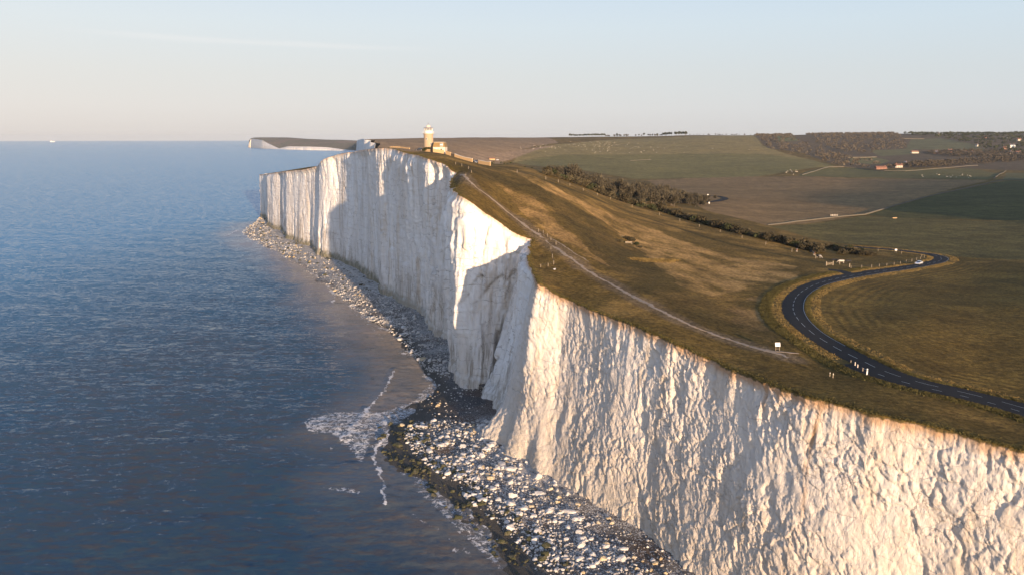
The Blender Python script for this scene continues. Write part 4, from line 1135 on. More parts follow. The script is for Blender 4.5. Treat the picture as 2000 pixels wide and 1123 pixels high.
# ------------------------------------------------------------------ street furniture, fences, bench
def facing(x, y): return math.atan2(-y, -x)     # towards the viewpoint
def info_board():
    p = on(1518.5, 684.5); t = empty('information_board', (p[0], p[1], p[2]), R(4))
    tag(t, 'white information board on two wooden legs beside the end of the chalk path', 'sign')
    for s in (-1, 1): MB().box(s * .48, 0, .55, .09, .09, 1.3).build('leg', M['wood'], t)
    MB().box(0, .02, .45, .92, .05, .06).build('rail', M['wood'], t)
    m = MB().loft([[(-.62, -.10, 1.02), (.62, -.10, 1.02), (.62, -.02, .98), (-.62, -.02, .98)], [(-.62, .22, 1.86), (.62, .22, 1.86), (.62, .28, 1.82), (-.62, .28, 1.82)]])
    m.build('panel', M['white'], t); t.scale = (.86, .86, .92)
info_board()
def bench():
    p = on(1228, 477.5); t = empty('bench', (p[0], p[1], p[2]), R(3))
    tag(t, 'pale wooden bench among low bushes on the grassy slope', 'bench')
    MB().box(0, 0, .44, 2.7, .5, .07).build('seat', M['wood'], t)
    b = MB()
    for zz in (.62, .8, .98): b.box(0, .27, zz, 2.7, .06, .13)
    b.build('backrest', M['wood'], t)
    for s in (-1.2, 1.2):
        MB().box(s, -.2, .2, .1, .1, .46).build('leg', M['wood'], t); MB().box(s, .26, .5, .1, .1, 1.1).build('leg', M['wood'], t)
        MB().box(s, 0, .68, .1, .56, .07).build('armrest', M['wood'], t)
bench()
def fence(name, P, label, hpost=1.25, thick=.12, wires=(.45, .8, 1.1), m='wood', cat='fence', group=None):
    x0, y0, z0 = P[0][0], P[0][1], gz(P[0][0], P[0][1])
    t = empty(name, (x0, y0, z0)); tag(t, label, cat, group)
    tops_ = []
    for i, p in enumerate(P):
        z = gz(p[0], p[1]); hh = hpost * (1 + .1 * math.sin(i * 7.3)); lean = .05 * math.sin(i * 3.1)
        MB().tube((p[0] - x0, p[1] - y0, z - z0 - .2), (p[0] - x0 + lean, p[1] - y0, z - z0 + hh), thick, thick * .85).build('post', M[m], t)
        tops_.append((p[0] - x0, p[1] - y0, z - z0))
    w = MB()
    for a, b in zip(tops_[:-1], tops_[1:]):
        for hh in wires: w.tube((a[0], a[1], a[2] + hh), (b[0], b[1], b[2] + hh), .012, n=4)
    w.build('wire', M['darkmetal'], t)
fence('fence', ons([(1052, 453), (1061, 457), (1069, 463), (1076, 470), (1086, 478)]), 'short wooden post fence beside the upper chalk path at the cliff corner', 1.15, .10)
fence('fence', ons([(1076, 488), (1079, 504), (1081.5, 517), (1070.5, 521), (1056, 523)]), 'wooden post fence guarding the crumbling turf corner of the cliff', 1.1, .09)
fence('fence', ons([(890, 322), (902, 326), (915, 331), (921, 338), (910, 345)]), 'thin post fence on the dark turf below the garden walls', 1.1, .09)
hp = resample(ons([(1010, 338), (1062, 350), (1120, 366), (1200, 392), (1300, 424), (1400, 452), (1500, 480), (1560, 496), (1640, 517)]), 17)
fence('fence', hp, 'long line of pale fence posts along the foot of the bushy hedge', 1.35, .13)
rp = resample(ons([(1662, 525), (1700, 523), (1750, 517), (1786, 510), (1805, 504)]), 6)
fence('fence', rp, 'post fence beside the grassy verge inside the road bend', 1.15, .10)
rp = resample(ons([(1672, 488), (1720, 492), (1760, 496), (1800, 502)]), 8)
fence('fence', rp, 'post fence along the far arm of the road behind the white sign', 1.15, .10)
G_P = 'marker posts along the road'
for (px, py, h, w, mm, lb) in [(1661.6, 708, .55, .16, 'wood', 'smallest pale marker post at the road edge, uppermost of the row'), (1669.7, 714, .85, .2, 'cream', 'second pale marker post down the verge, next to the smallest one'),
        (1674.7, 718, .75, .2, 'cream', 'middle post of the five pale marker posts on the verge'), (1684.7, 725, .8, .18, 'wood', 'tan marker post just uphill of the tall white one')]:
    p = on(px, py); t = empty('marker_post', tuple(p)); tag(t, lb, 'post', G_P)
    w *= .8; h *= .85
    MB().box(0, 0, h / 2 - .05, w, w, h + .1, .3).build('shaft', M[mm], t); MB().box(0, 0, h + .03, w * 1.1, w * 1.1, .07, .3, .6).build('cap', M[mm], t)
p = on(1693, 732); t = empty('marker_post', tuple(p)); tag(t, 'tall white reflector post at the mouth of the roadside lay-by', 'post', G_P)
MB().box(0, 0, .6, .22, .14, 1.3).build('shaft', M['white'], t); MB().box(0, -.09, .95, .16, .03, .25).build('reflector', M['lead'], t)
for px, py, lb in [(1620.5, 735, 'short tan waymark post in the grass below the road, left of a pair'), (1626.7, 737.5, 'taller tan waymark post in the grass below the road, right of a pair')]:
    p = on(px, py); t = empty('waymark_post', tuple(p)); tag(t, lb, 'post', 'waymark posts')
    MB().box(0, 0, .45, .13, .13, 1.0 if px > 1625 else .8).build('shaft', M['wood'], t); MB().box(0, -.075, .7, .1, .02, .12).build('disc', M['white'], t)
def road_sign(px, py, label, w=1.4, h=1.0):
    p = on(px, py); t = empty('road_sign', tuple(p), R(8)); tag(t, label, 'sign')
    for s in (-1, 1): MB().tube((s * w * .3, .06, -.2), (s * w * .3, .06, 1.6), .04).build('pole', M['lead'], t)
    MB().box(0, 0, 1.35, w, .05, h).build('panel', M['white'], t)
road_sign(1749.5, 494, 'white rectangular sign beside the far arm of the road bend', 1.1, .75)
road_sign(1382.5, 384, 'white square sign on the upper side of the valley road bend', 1.5, 1.2)
road_sign(1385, 400, 'narrow white sign on the lower side of the valley road by the wood', .9, 1.2)
def field_gate():
    a, b = on(1613.5, 519), on(1626.5, 519); L = math.hypot(b[0] - a[0], b[1] - a[1]); rz = math.atan2(b[1] - a[1], b[0] - a[0])
    t = empty('field_gate', tuple(a), rz); tag(t, 'field gate between two stout pale posts near the grazing cattle', 'gate')
    for xx in (0, L): MB().box(xx, 0, .75, .32, .32, 1.7).build('post', M['wood'], t)
    g = MB()
    for zz in (.3, .55, .8, 1.05): g.box(L / 2, 0, zz, L - .4, .05, .08)
    g.tube((.2, 0, .3), (L - .2, 0, 1.05), .04); g.build('bars', M['wood'], t)
    p = on(1659, 522); t = empty('gatepost', tuple(p)); tag(t, 'single stout pale post standing where the track meets the road', 'post')
    MB().box(0, 0, .65, .3, .3, 1.5).build('shaft', M['wood'], t); MB().box(0, 0, 1.43, .34, .34, .08, 0, .7).build('cap', M['wood'], t)
field_gate()
for px, py, lb, w in [(1629, 423, 'pale cattle pen of rails by the field wall', 5.0), (1747, 427, 'pale low trough at the near edge of the dark green field', 3.0)]:
    p = on(px, py); t = empty('cattle_pen' if w > 4.5 else 'trough', tuple(p), R(5)); tag(t, lb, 'pen' if w > 4.5 else 'trough')
    if w > 4.5:
        for k in range(5): MB().box(-w / 2 + k * w / 4, 0, .7, .25, .25, 1.6).build('post', M['cream'], t)
        b = MB()
        for zz in (.5, 1.0): b.box(0, .05, zz, w, .08, .12)
        b.build('rail', M['cream'], t)
    else:
        MB().box(0, 0, .35, w, 1.0, .5, 0, 1.1).build('basin', M['flint'], t); MB().box(0, 0, .06, w * .7, .8, .3).build('base', M['slate'], t)

# ------------------------------------------------------------------ animals
def animal(name, L, Hh, patches, scale=1.0):
    """one continuous mesh of a grazing animal facing +x; patches(x, z) -> colour"""
    m = MB(); n = 12
    def ring(x, zc, ry, rz): return [(x, ry * math.cos(2 * math.pi * i / n), zc + rz * math.sin(2 * math.pi * i / n)) for i in range(n)]
    bz = Hh * .66; r = Hh * .24
    m.loft([ring(-L * .5, bz + r * .45, r * .25, r * .3), ring(-L * .46, bz + r * .15, r * .75, r * .8), ring(-L * .3, bz, r * .95, r * 1.0), ring(0, bz - r * .12, r * 1.1, r * 1.12), ring(L * .25, bz - r * .05, r * 1.0, r * 1.15),
            ring(L * .40, bz + r * .05, r * .78, r * .95), ring(L * .52, bz - r * .1, r * .45, r * .62), ring(L * .64, bz - r * .7, r * .32, r * .45), ring(L * .72, bz - r * 1.3, r * .34, r * .42), ring(L * .80, bz - r * 1.9, r * .26, r * .28), ring(L * .84, bz - r * 2.25, r * .2, r * .16)])
    for x, s, fr in ((-.36, -1, 0), (-.36, 1, 0), (.33, -1, 1), (.33, 1, 1)):
        y = s * r * .62; x0 = x * L
        kx = .04 * L if fr else -.05 * L
        m.tube((x0, y, bz - r * .2), (x0 + (0 if fr else -kx * .6), y, Hh * .36), r * .42, r * .22, 8)
        m.tube((x0 + (0 if fr else -kx * .6), y, Hh * .38), (x0 + (0 if fr else kx * .8), y, Hh * .2), r * .24, r * .17, 8)
        m.tube((x0 + (0 if fr else kx * .8), y, Hh * .22), (x0, y, 0), r * .17, r * .2, 8)
    m.tube((-L * .5, 0, bz + r * .5), (-L * .55, 0, bz - r * 1.3), r * .10, r * .07, 5)
    for s in (-1, 1): m.tube((L * .66, s * r * .25, bz - r * .45), (L * .62, s * r * .65, bz - r * .3), r * .12, r * .05, 5)
    o = m.build(name, None, None, 60, link=False)
    me = o.data; ca = me.attributes.new('tint', 'FLOAT_COLOR', 'POINT')
    for i, v in enumerate(me.vertices): ca.data[i].color = (*patches(v.co.x / L, v.co.y / r, v.co.z / Hh), 1)
    mt = bpy.data.materials.get('hide')
    if not mt:
        mt, nt, b = material('hide'); nt.links.new(attr(nt, 'tint', 'Color'), b.inputs['Base Color']); b.inputs['Roughness'].default_value = .85
    me.materials.append(mt); o.scale = (scale,) * 3
    return o
BR, WH, BK = (.16, .07, .035), (.42, .37, .31), (.018, .016, .015)
kinds = {'red_white': lambda x, y, z: WH if (x > .55 or z < .42 or -.12 < x < .08) else BR, 'white': lambda x, y, z: WH if not (x > .6 and z > .5) else (.3, .22, .15),
         'black': lambda x, y, z: BK, 'black_white': lambda x, y, z: WH if (x > .15 or z < .35) else BK, 'brown': lambda x, y, z: BR}
for (px, py, k, rz, lb) in [(1556, 492, 'red_white', R(70), 'brown and white cow apart on the left, near the bushes'), (1585, 496, 'black', R(110), 'black cow grazing behind the brown and white one'),
        (1590, 499, 'red_white', R(80), 'brown and white cow standing in front of the bushes beside a black one'), (1599, 504, 'black_white', R(-60), 'black and white cow walking downhill from its herd'),
        (1630, 512, 'black', R(160), 'black cow left of the pale cow by the field gate'), (1643, 514, 'white', R(175), 'pale cow grazing between two black cows'), (1657, 514, 'black', R(170), 'black cow right of the pale cow, nearest the road')]:
    p = on(px, py); o = animal('cow', 2.2, 1.4, kinds[k], 1.05); COL.objects.link(o); o.location = tuple(p); o.rotation_euler = (0, 0, rz); tag(o, lb, 'cow', 'cattle grazing by the hedge')
sh0 = animal('sheep', 1.2, .85, lambda x, y, z: (.46, .40, .30) if z > .3 and x < .6 else (.30, .24, .18), 1.55)
nsh = 0
rs = random.Random(5)
def put_sheep(px, py, lb, grp):
    global nsh
    p = on(px, py)
    o = sh0 if nsh == 0 else sh0.copy()
    COL.objects.link(o); nsh += 1
    o.location = tuple(p); o.rotation_euler = (0, 0, rs.uniform(0, 6.28)); s = 1.55 * rs.uniform(.8, 1.2); o.scale = (s, s, s * 1.1)
    tag(o, lb, 'sheep', grp)
for i in range(150):
    if i < 60: px, py = rs.uniform(1015, 1200), None; py = 291 - (px - 1015) * .045 + rs.gauss(0, 3.0)
    elif i < 120: px = rs.gauss(1215, 70); py = rs.uniform(278, 300)
    else: px = rs.uniform(1090, 1345); py = rs.uniform(276, 300)
    put_sheep(px, py, 'white sheep dotted across the far brownish green hillside pasture', 'sheep on the far hillside')
for i in range(9): put_sheep(rs.uniform(1535, 1562), rs.uniform(333, 342), 'white sheep in the small pasture left of the pale stone wall', 'sheep by the stone wall')
for i in range(16): put_sheep(rs.uniform(1790, 1915), 345 + rs.uniform(-4, 4), 'white sheep in the strip of green below the village wall', 'sheep below the village')
def bird():
    p = on(1083, 528); m = MB(); n = 8
    m.loft([[(x, ry * math.cos(2 * math.pi * i / n), .28 + rz_ * math.sin(2 * math.pi * i / n)) for i in range(n)] for x, ry, rz_ in ((-.42, .02, .02), (-.25, .09, .07), (0, .15, .14), (.18, .11, .12), (.27, .07, .1), (.34, .085, .09), (.42, .03, .03))])
    for s in (-1, 1):
        m.add([(-.1, s * .12, .36), (.12, s * .12, .36), (.02, s * .62, .46), (-.12, s * .6, .45), (-.1, s * .12, .34), (.12, s * .12, .34), (.02, s * .62, .44), (-.12, s * .6, .43)], [(0, 1, 2, 3), (7, 6, 5, 4), (0, 3, 7, 4), (1, 0, 4, 5), (2, 1, 5, 6), (3, 2, 6, 7)])
        m.tube((0, s * .05, .2), (.02, s * .05, 0), .014, n=5)
    o = m.build('bird', M['white'], None, 60); o.location = tuple(p); o.rotation_euler = (0, 0, R(160)); o.scale = (1.1,) * 3
    tag(o, 'tiny white bird on the dark turf beside the cliff corner fence', 'bird')
bird()
def ship():
    p = atz(103, 278.2, 0.0); t = empty('ship', (p[0], p[1], -1), R(5)); tag(t, 'tiny pale ship on the sea horizon at the far left', 'ship')
    L = 95.0
    h = MB(); h.loft([[(-L / 2, -7, 0), (-L / 2, 7, 0), (-L / 2, 8, 11), (-L / 2, -8, 11)], [(L * .3, -8, 0), (L * .3, 8, 0), (L * .3, 9, 11), (L * .3, -9, 11)], [(L * .46, -1, 0), (L * .46, 1, 0), (L * .5, 2, 14), (L * .5, -2, 14)]]); h.build('hull', M['white'], t)
    MB().box(-L * .3, 0, 18, 22, 14, 16).build('bridge', M['white'], t)
    MB().box(L * .06, 0, 14.5, 48, 12, 7).build('deck_house', M['cream'], t)
    MB().lathe([(3, 26), (2.6, 34)], 12, -L * .36).build('funnel', M['lead'], t)
ship()
# ------------------------------------------------------------------ bushes, trees and woods
def leafmat(name, col, var=.35):
    m, nt, b = material(name)
    oi = N(nt, 'ShaderNodeObjectInfo')
    n = noise(nt, .55, 4, .65, pos(nt))
    c = mix(nt, ramp(nt, n, .3, .7), tuple(k * (1 - var) for k in col), tuple(k * (1 + var) for k in col))
    hv = N(nt, 'ShaderNodeHueSaturation'); nt.links.new(c, hv.inputs['Color'])
    nt.links.new(math_(nt, 'ADD', .75, math_(nt, 'MULTIPLY', oi.outputs['Random'], .55)), hv.inputs['Value'])
    nt.links.new(hv.outputs[0], b.inputs['Base Color'])
    b.inputs['Roughness'].default_value = .95; b.inputs['Specular IOR Level'].default_value = .1
    return m
M['twig'] = leafmat('bare_twigs', (.062, .052, .034)); M['bark'] = simple('bark', (.10, .08, .06), .95, .3, 2.0)
M['scrub'] = leafmat('scrub_leaf', (.062, .050, .028)); M['dark_leaf'] = leafmat('dark_leaf', (.040, .042, .018)); M['pine'] = leafmat('pine_needles', (.050, .050, .026))
M['brownwood'] = leafmat('winter_wood', (.076, .060, .041), .4)
def quads(c, d, w, l):
    """cards: centre, direction, half width, half length -> verts, faces"""
    n = len(c)
    r = rng.normal(size=(n, 3)); s = np.cross(d, r); s /= np.linalg.norm(s, axis=1)[:, None] + 1e-9
    w = np.asarray(w)[:, None]; l = np.asarray(l)[:, None]
    V = np.stack([c - s * w - d * l, c + s * w - d * l, c + s * w * .45 + d * l, c - s * w * .45 + d * l], 1).reshape(-1, 3)
    return V, np.arange(4 * n).reshape(-1, 4)
def crown_cards(n, R_, H_, z0, lobes, size, spread=.55, up=.4, shell=.55):
    """twig or leaf cards filling several overlapping lobes"""
    cs = []
    for _ in range(lobes):
        a = rng.uniform(0, 6.28); rr = R_ * spread * math.sqrt(rng.uniform(0, 1))
        cs.append((rr * math.cos(a), rr * math.sin(a), z0 + H_ * rng.uniform(.35, .72), R_ * rng.uniform(.40, .62), H_ * rng.uniform(.22, .34)))
    cs.append((0, 0, z0 + H_ * .55, R_ * .6, H_ * .42))
    k = rng.integers(0, len(cs), n); cs = np.array(cs)[k]
    v = rng.normal(size=(n, 3)); v /= np.linalg.norm(v, axis=1)[:, None]
    rad = (shell + (1 - shell) * rng.uniform(0, 1, n)) * rng.uniform(.85, 1.12, n)
    c = np.stack([cs[:, 0] + v[:, 0] * cs[:, 3] * rad, cs[:, 1] + v[:, 1] * cs[:, 3] * rad, np.maximum(cs[:, 2] + v[:, 2] * cs[:, 4] * rad, z0 * .6 + .05)], 1)
    d = v * .8 + rng.normal(size=(n, 3)) * .45 + np.array([0, 0, up]); d /= np.linalg.norm(d, axis=1)[:, None]
    return c, d
def bare_tree(Hh, Rr, n=560):
    z0 = Hh * .06
    c, d = crown_cards(n, Rr, Hh - z0, z0, 9, .5, .7, .7, .35)
    V, Fq = quads(c, d, rng.uniform(.08, .22, n), rng.uniform(.4, 1.1, n))
    crown = mesh_from('crown', V, Fq, M['twig'], smooth_faces=False, link=False)
    tr = MB(); tr.tube((0, 0, -.4), (0, 0, Hh * .45), .24, .15, 7)
    for i in range(6):
        a = i * 1.05 + rng.uniform(0, .5); q = (Rr * .55 * math.cos(a), Rr * .55 * math.sin(a), Hh * rng.uniform(.6, .85))
        tr.tube((0, 0, Hh * rng.uniform(.25, .45)), q, .11, .03, 5)
    trunk = tr.build('trunk', M['bark'], None, 60, link=False)
    return crown.data, trunk.data
def bush_mesh(Hh, Rr, n, m, w=(.12, .3), l=(.2, .5), lobes=8):
    c, d = crown_cards(n, Rr, Hh, .0, lobes, .4, .75, .3, .6)
    V, Fq = quads(c, d, rng.uniform(*w, n), rng.uniform(*l, n))
    return mesh_from('bush', V, Fq, m, smooth_faces=False, link=False).data
def place_mesh(name, data, p, rz=None, s=1.0, parent=None, sz=None):
    o = bpy.data.objects.new(name, data); COL.objects.link(o)
    o.location = tuple(p); o.rotation_euler = (0, 0, rs.uniform(0, 6.28) if rz is None else rz); o.scale = (s, s, s if sz is None else sz)
    o.parent = parent
    return o
TREES = [bare_tree(h, r) for h, r in ((8.5, 3.6), (9.5, 3.2), (7.5, 3.9), (10.0, 3.8), (6.5, 3.0))]
SCRUB = [bush_mesh(h, r, 520, M['scrub']) for h, r in ((2.6, 2.6), (3.2, 3.0), (2.2, 3.2), (3.6, 2.4))]
DARKB = [bush_mesh(h, r, 420, M['dark_leaf']) for h, r in ((2.4, 2.6), (3.0, 2.6), (1.8, 2.4))]
def tree(name, k, p, s, label, group, cat='tree', sz=None):
    e = empty(name, tuple(p), rs.uniform(0, 6.28)); e.scale = (s, s, s if sz is None else sz); tag(e, label, cat, group)
    for nm, d in (('crown', TREES[k][0]), ('trunk', TREES[k][1])):
        o = bpy.data.objects.new(nm, d); COL.objects.link(o); o.parent = e
    return e
# the hedge of scrub along the foot of the slope
hl = catmull(np.array([on(*p) for p in [(1055, 339), (1090, 348), (1130, 362), (1185, 384), (1240, 402), (1300, 417), (1360, 434), (1420, 450), (1480, 465), (1540, 480), (1600, 494)]])[:, :2], 10)
hl = resample(hl, 2.3)
for i, q in enumerate(hl):
    for k in range(1 + (i % 2)):
        a = rs.uniform(-1.5, 4.5); x = q[0] + a * .6 + rs.uniform(-1, 1); y = q[1] + a * .9
        dk = rs.random() < .28
        d = rs.choice(DARKB if dk else SCRUB)
        f = rs.choice((.5, .7, .9, 1.1, 1.3, 1.55)) * rs.uniform(.85, 1.1) * (.8 if i < 12 else 1.0)
        o = place_mesh('bush', d, (x, y, gz(x, y) - .15), s=f, sz=f * rs.uniform(.8, 1.15))
        tag(o, 'dark evergreen bush in the hedge along the foot of the slope' if dk else 'tawny bare scrub bush in the hedge along the foot of the slope', 'bush', 'dark bushes of the slope hedge' if dk else 'tawny bushes of the slope hedge')
for px, py, f, dk in [(1640, 491, 1.1, 0), (1655, 494, 1.2, 0), (1672, 497, 1.0, 0), (1630, 488, 1.0, 1), (1690, 500, .8, 0), (1660, 489, .9, 1), (1702, 499, .6, 0), (1618, 486, .9, 0), (1645, 497, .8, 0), (1680, 491, .7, 1)]:
    p = on(px, py); d = (DARKB if dk else SCRUB)[int(px) % 3]
    tag(place_mesh('bush', d, (p[0], p[1], p[2] - .1), s=f), 'dark bush in the clump inside the road bend' if dk else 'tawny scrub bush in the clump inside the road bend', 'bush', 'bushes inside the road bend, ' + ('dark' if dk else 'tawny'))
for px, py, d, f, lb in [(1234, 472, SCRUB[0], .75, 'tawny bush right behind the wooden bench'), (1245.5, 480, DARKB[1], .55, 'dark green bush to the right of the wooden bench'), (1213, 475, SCRUB[3], .42, 'small reddish brown bush to the left of the wooden bench'), (1224, 468, SCRUB[1], .5, 'brown bush behind the left end of the wooden bench'), (1250, 484, SCRUB[2], .4, 'low brown bush at the right end of the bench group')]:
    p = on(px, py); tag(place_mesh('bush', d, (p[0], p[1], p[2] - .1), s=f), lb, 'bush')
q = wpt(834, WY + 4.5); o = place_mesh('shrub', DARKB[0], (q[0], q[1], gz(*q) + .2), rz=0, s=.95, sz=.9); o.rotation_euler = (0, R(-14), 0); tag(o, 'dark wind-bent evergreen shrub in front of the lighthouse tower', 'shrub')
q = on(960.5, 313); t = empty('barn', (q[0], q[1], q[2]), R(12)); tag(t, 'low red-roofed barn beyond the lighthouse walls below the brown hill', 'barn')
MB().box(0, 0, 1.2, 13, 6, 2.8).build('wall', M['flint'], t); MB().prism([(-3.4, 2.55), (3.4, 2.55), (0, 4.8)], -6.8, 6.8).build('roof', M['redtile'], t)
# the bare wood in the valley behind the hedge
cnt = 0
while cnt < 210:
    px = 1074 + 310 * rs.random() ** .95; f = (px - 1074) / 310
    D = rs.uniform(545 - 40 * (1 - f), 640 + 120 * math.sin(math.pi * min(1, f * 1.05)))
    if f > .8: D = rs.uniform(600, 720)
    r = ray(px, 350.0); x, y = r[0] / r[1] * D, D
    s = rs.uniform(1.0, 1.35) * (1 - .45 * smooth(.72, 1.0, f)) * (.75 + .25 * smooth(0, .08, f))
    cnt += 1
    tree('tree', rs.randrange(5), (x, y, gz(x, y) - .2), s, 'bare brown tree in the wood that fills the valley behind the hedge', 'bare trees of the valley wood', sz=s * rs.uniform(.9, 1.15))
for px, py in [(1385, 398), (1370, 402), (1396, 390), (1358, 405), (1378, 393)]:
    p = on(px, py); tree('tree', 4, p, .6, 'small bare tree at the end of the wood beside the valley road', 'small trees by the valley road')
# skyline trees on the far ridge
def tree_far(name, Hh, Rr, n, m, w, l, z0f=.3):
    c, d = crown_cards(n, Rr, Hh * (1 - z0f), Hh * z0f, 6, .5, .6, .2, .5)
    V, Fq = quads(c, d, rng.uniform(*w, n), rng.uniform(*l, n))
    cr_ = mesh_from('crown', V, Fq, m, smooth_faces=False, link=False).data
    tr = MB().tube((0, 0, -.5), (0, 0, Hh * .7), .35, .15, 6).build('trunk', M['bark'], None, None, link=False).data
    return cr_, tr
FT = [tree_far('t', 13, 4.5, 130, M['pine'], (.5, 1.0), (.8, 1.5), .28), tree_far('t', 11, 6, 110, M['brownwood'], (.5, 1.0), (.7, 1.4), .15), tree_far('t', 14, 6, 120, M['dark_leaf'], (.6, 1.1), (.7, 1.3), .2)]
def far_tree(k, x, y, s, label, group, sz=None):
    e = empty('tree', (x, y, gz(x, y) - .3), rs.uniform(0, 6.28)); e.scale = (s, s, sz or s); tag(e, label, 'tree', group)
    for nm, d in (('crown', FT[k][0]), ('trunk', FT[k][1])):
        o = bpy.data.objects.new(nm, d); COL.objects.link(o); o.parent = e
def ridge_y(px):      # the distance at which the far skyline lies in a column
    r = ray(px, 300); D = np.linspace(2300, 4800, 400); u = np.array([r[0], r[1]]) / math.hypot(r[0], r[1])
    h = height(u[0] * D, u[1] * D); k = int(np.argmax((h - HCAM) / D)); return u, D[k]
for i in range(24):
    px = 1113 + i * 2.9; u, D = ridge_y(px); x, y = u * (D - 50 + rs.uniform(-10, 10))
    far_tree(0, x, y, rs.uniform(1.05, 1.3), 'slim tree in the even row on the far skyline', 'row of slim trees on the skyline')
for i in range(30):
    px = rs.uniform(1182, 1292); u, D = ridge_y(px); x, y = u * (D - rs.uniform(20, 90))
    far_tree(rs.choice((1, 1, 2)), x, y, rs.uniform(.75, 1.2), 'rounded tree in the scattered belt along the far skyline', 'scattered trees on the skyline')
for i in range(28):
    px = rs.uniform(1292, 1341); u, D = ridge_y(px); x, y = u * (D - rs.uniform(20, 90))
    far_tree(0 if i % 3 else 2, x, y, rs.uniform(1.15, 1.45), 'tall dark tree in the dense clump on the far skyline', 'dense clump on the skyline')
for i in range(26):
    px = rs.uniform(1345, 1480); u, D = ridge_y(px); x, y = u * (D - rs.uniform(10, 50))
    far_tree(1, x, y, rs.uniform(.45, .8), 'low scrubby tree on the skyline right of the dense clump', 'low trees on the skyline')
# far woods that read as masses
def woodland(name, polys, n, m, Hh, label, seed, cards=24, minD=0):
    r_ = np.random.default_rng(seed); V, Fq, off = [], [], 0
    W = [np.array([on(*p)[:2] for p in pl]) for pl in polys]
    area = [abs(sum(a[0] * b[1] - b[0] * a[1] for a, b in zip(w, np.roll(w, -1, 0)))) for w in W]
    for w, ar in zip(W, area):
        k = int(n * ar / sum(area)) + 4; lo, hi = w.min(0), w.max(0); pts = []
        while len(pts) < k:
            q = r_.uniform(lo, hi, (400, 2)); q = q[inside(q[:, 0], q[:, 1], [tuple(a) for a in w])]; pts += list(q)
        pts = np.array(pts[:k]); z = height(pts[:, 0], pts[:, 1])
        for (x, y), zz in zip(pts, z):
            h = Hh * r_.uniform(.55, 1.15); rad = h * r_.uniform(.34, .55)
            v = r_.normal(size=(cards, 3)); v /= np.linalg.norm(v, axis=1)[:, None]; v[:, 2] = np.abs(v[:, 2]) * 1.0 - .25
            c = np.stack([x + v[:, 0] * rad, y + v[:, 1] * rad, zz + h * .45 + v[:, 2] * h * .5], 1)
            d = v + r_.normal(size=(cards, 3)) * .5; d /= np.linalg.norm(d, axis=1)[:, None]
            s = np.cross(d, r_.normal(size=(cards, 3))); s /= np.linalg.norm(s, axis=1)[:, None]
            a = r_.uniform(.8, 1.7, (cards, 1)) * h / 10; b = r_.uniform(1.0, 2.0, (cards, 1)) * h / 10
            V.append(np.stack([c - s * a - d * b, c + s * a - d * b, c + s * a * .5 + d * b, c - s * a * .5 + d * b], 1).reshape(-1, 3))
            Fq.append(np.arange(4 * cards).reshape(-1, 4) + off); off += 4 * cards
    o = mesh_from(name, np.vstack(V), np.vstack(Fq), m, smooth_faces=False)
    tag(o, label, 'woodland', None, 'stuff')
woodland('woodland', [[(1470, 266), (1512, 262), (1560, 278), (1630, 300), (1700, 318), (1740, 326), (1710, 330), (1640, 326), (1580, 308), (1505, 294), (1495, 285)], [(1550, 264), (1700, 262), (1760, 268), (1770, 290), (1700, 300), (1660, 300), (1600, 290)]], 4200, M['brownwood'], 10.5, 'brown leafless wood spread over the slope left of the village', 3)
woodland('woodland', [[(1760, 264), (1900, 259.5), (2060, 260), (2060, 300), (1985, 300), (1930, 296), (1890, 281), (1830, 270)]], 2600, M['dark_leaf'], 12.5, 'dark evergreen woodland on the hilltop around the village houses', 4)
woodland('woodland', [[(1720, 330), (1810, 318), (1990, 308), (2060, 302), (2060, 309), (1900, 322), (1830, 328)], [(1800, 299), (1900, 294), (2060, 299), (2060, 307), (1960, 309), (1860, 307)]], 1300, M['brownwood'], 8.5, 'brown trees and garden scrub in the village below the dark woodland', 6)
woodland('scrub', [[(985, 322), (1010, 320), (1060, 333), (1085, 345), (1065, 350), (1020, 336)], [(925, 313), (990, 318), (1000, 326), (950, 322)]], 160, M['dark_leaf'], 1.7, 'low dark gorse scrub on the shoulder of the down right of the garden walls', 8)
# rough grass along the road verges, cut banks and the lip of the cliff
def tufts(name, pts, hgt, m, label, blades=5, wid=.05):
    n = len(pts) * blades
    b = np.repeat(pts, blades, 0) + np.concatenate([rng.normal(size=(n, 2)) * .22, np.zeros((n, 1))], 1)
    d = np.stack([rng.normal(size=n) * .45, rng.normal(size=n) * .45, np.ones(n)], 1); d /= np.linalg.norm(d, axis=1)[:, None]
    l = rng.uniform(.35, 1.0, n) * hgt / 2
    V, Fq = quads(b + d * l[:, None], d, rng.uniform(.6, 1.6, n) * wid, l)
    tag(mesh_from(name, V, Fq, m, smooth_faces=False), label, 'grass', None, 'stuff')
M['gold_grass'] = leafmat('dry_grass', (.175, .118, .042), .45); M['green_grass'] = leafmat('rank_grass', (.075, .062, .022), .4)
def side_points(line, lo, hi, n):
    p = resample(line, .4); g = np.gradient(p, axis=0); g /= np.linalg.norm(g, axis=1)[:, None]; rt = np.stack([g[:, 1], -g[:, 0]], 1)
    k = rng.integers(0, len(p), n); o = rng.uniform(lo, hi, n) 
    q = p[k] + rt[k] * o[:, None]
    return np.stack([q[:, 0], q[:, 1], height(q[:, 0], q[:, 1])], 1)
def keep(p, f): return p[f(p)]
def clear_layby(p):
    return dist_line(p[:, 0], p[:, 1], layby) > 5.6
J = lambda p: dist_line(p[:, 0], p[:, 1], jn) > 3.0
def patchy(p): return fbm(p[:, 0] / 9, p[:, 1] / 9, 66, 4) + .35 * rng.normal(size=len(p)) > .05
vg = np.vstack([keep(keep(side_points(ROAD, -5.6, -3.1, 9000), clear_layby), J), side_points(ROAD, 3.2, 6.8, 9000)])
vg = keep(vg, patchy)
tufts('verge_grass', vg, .22, M['gold_grass'], 'tall golden grass on the verges of the curving road')
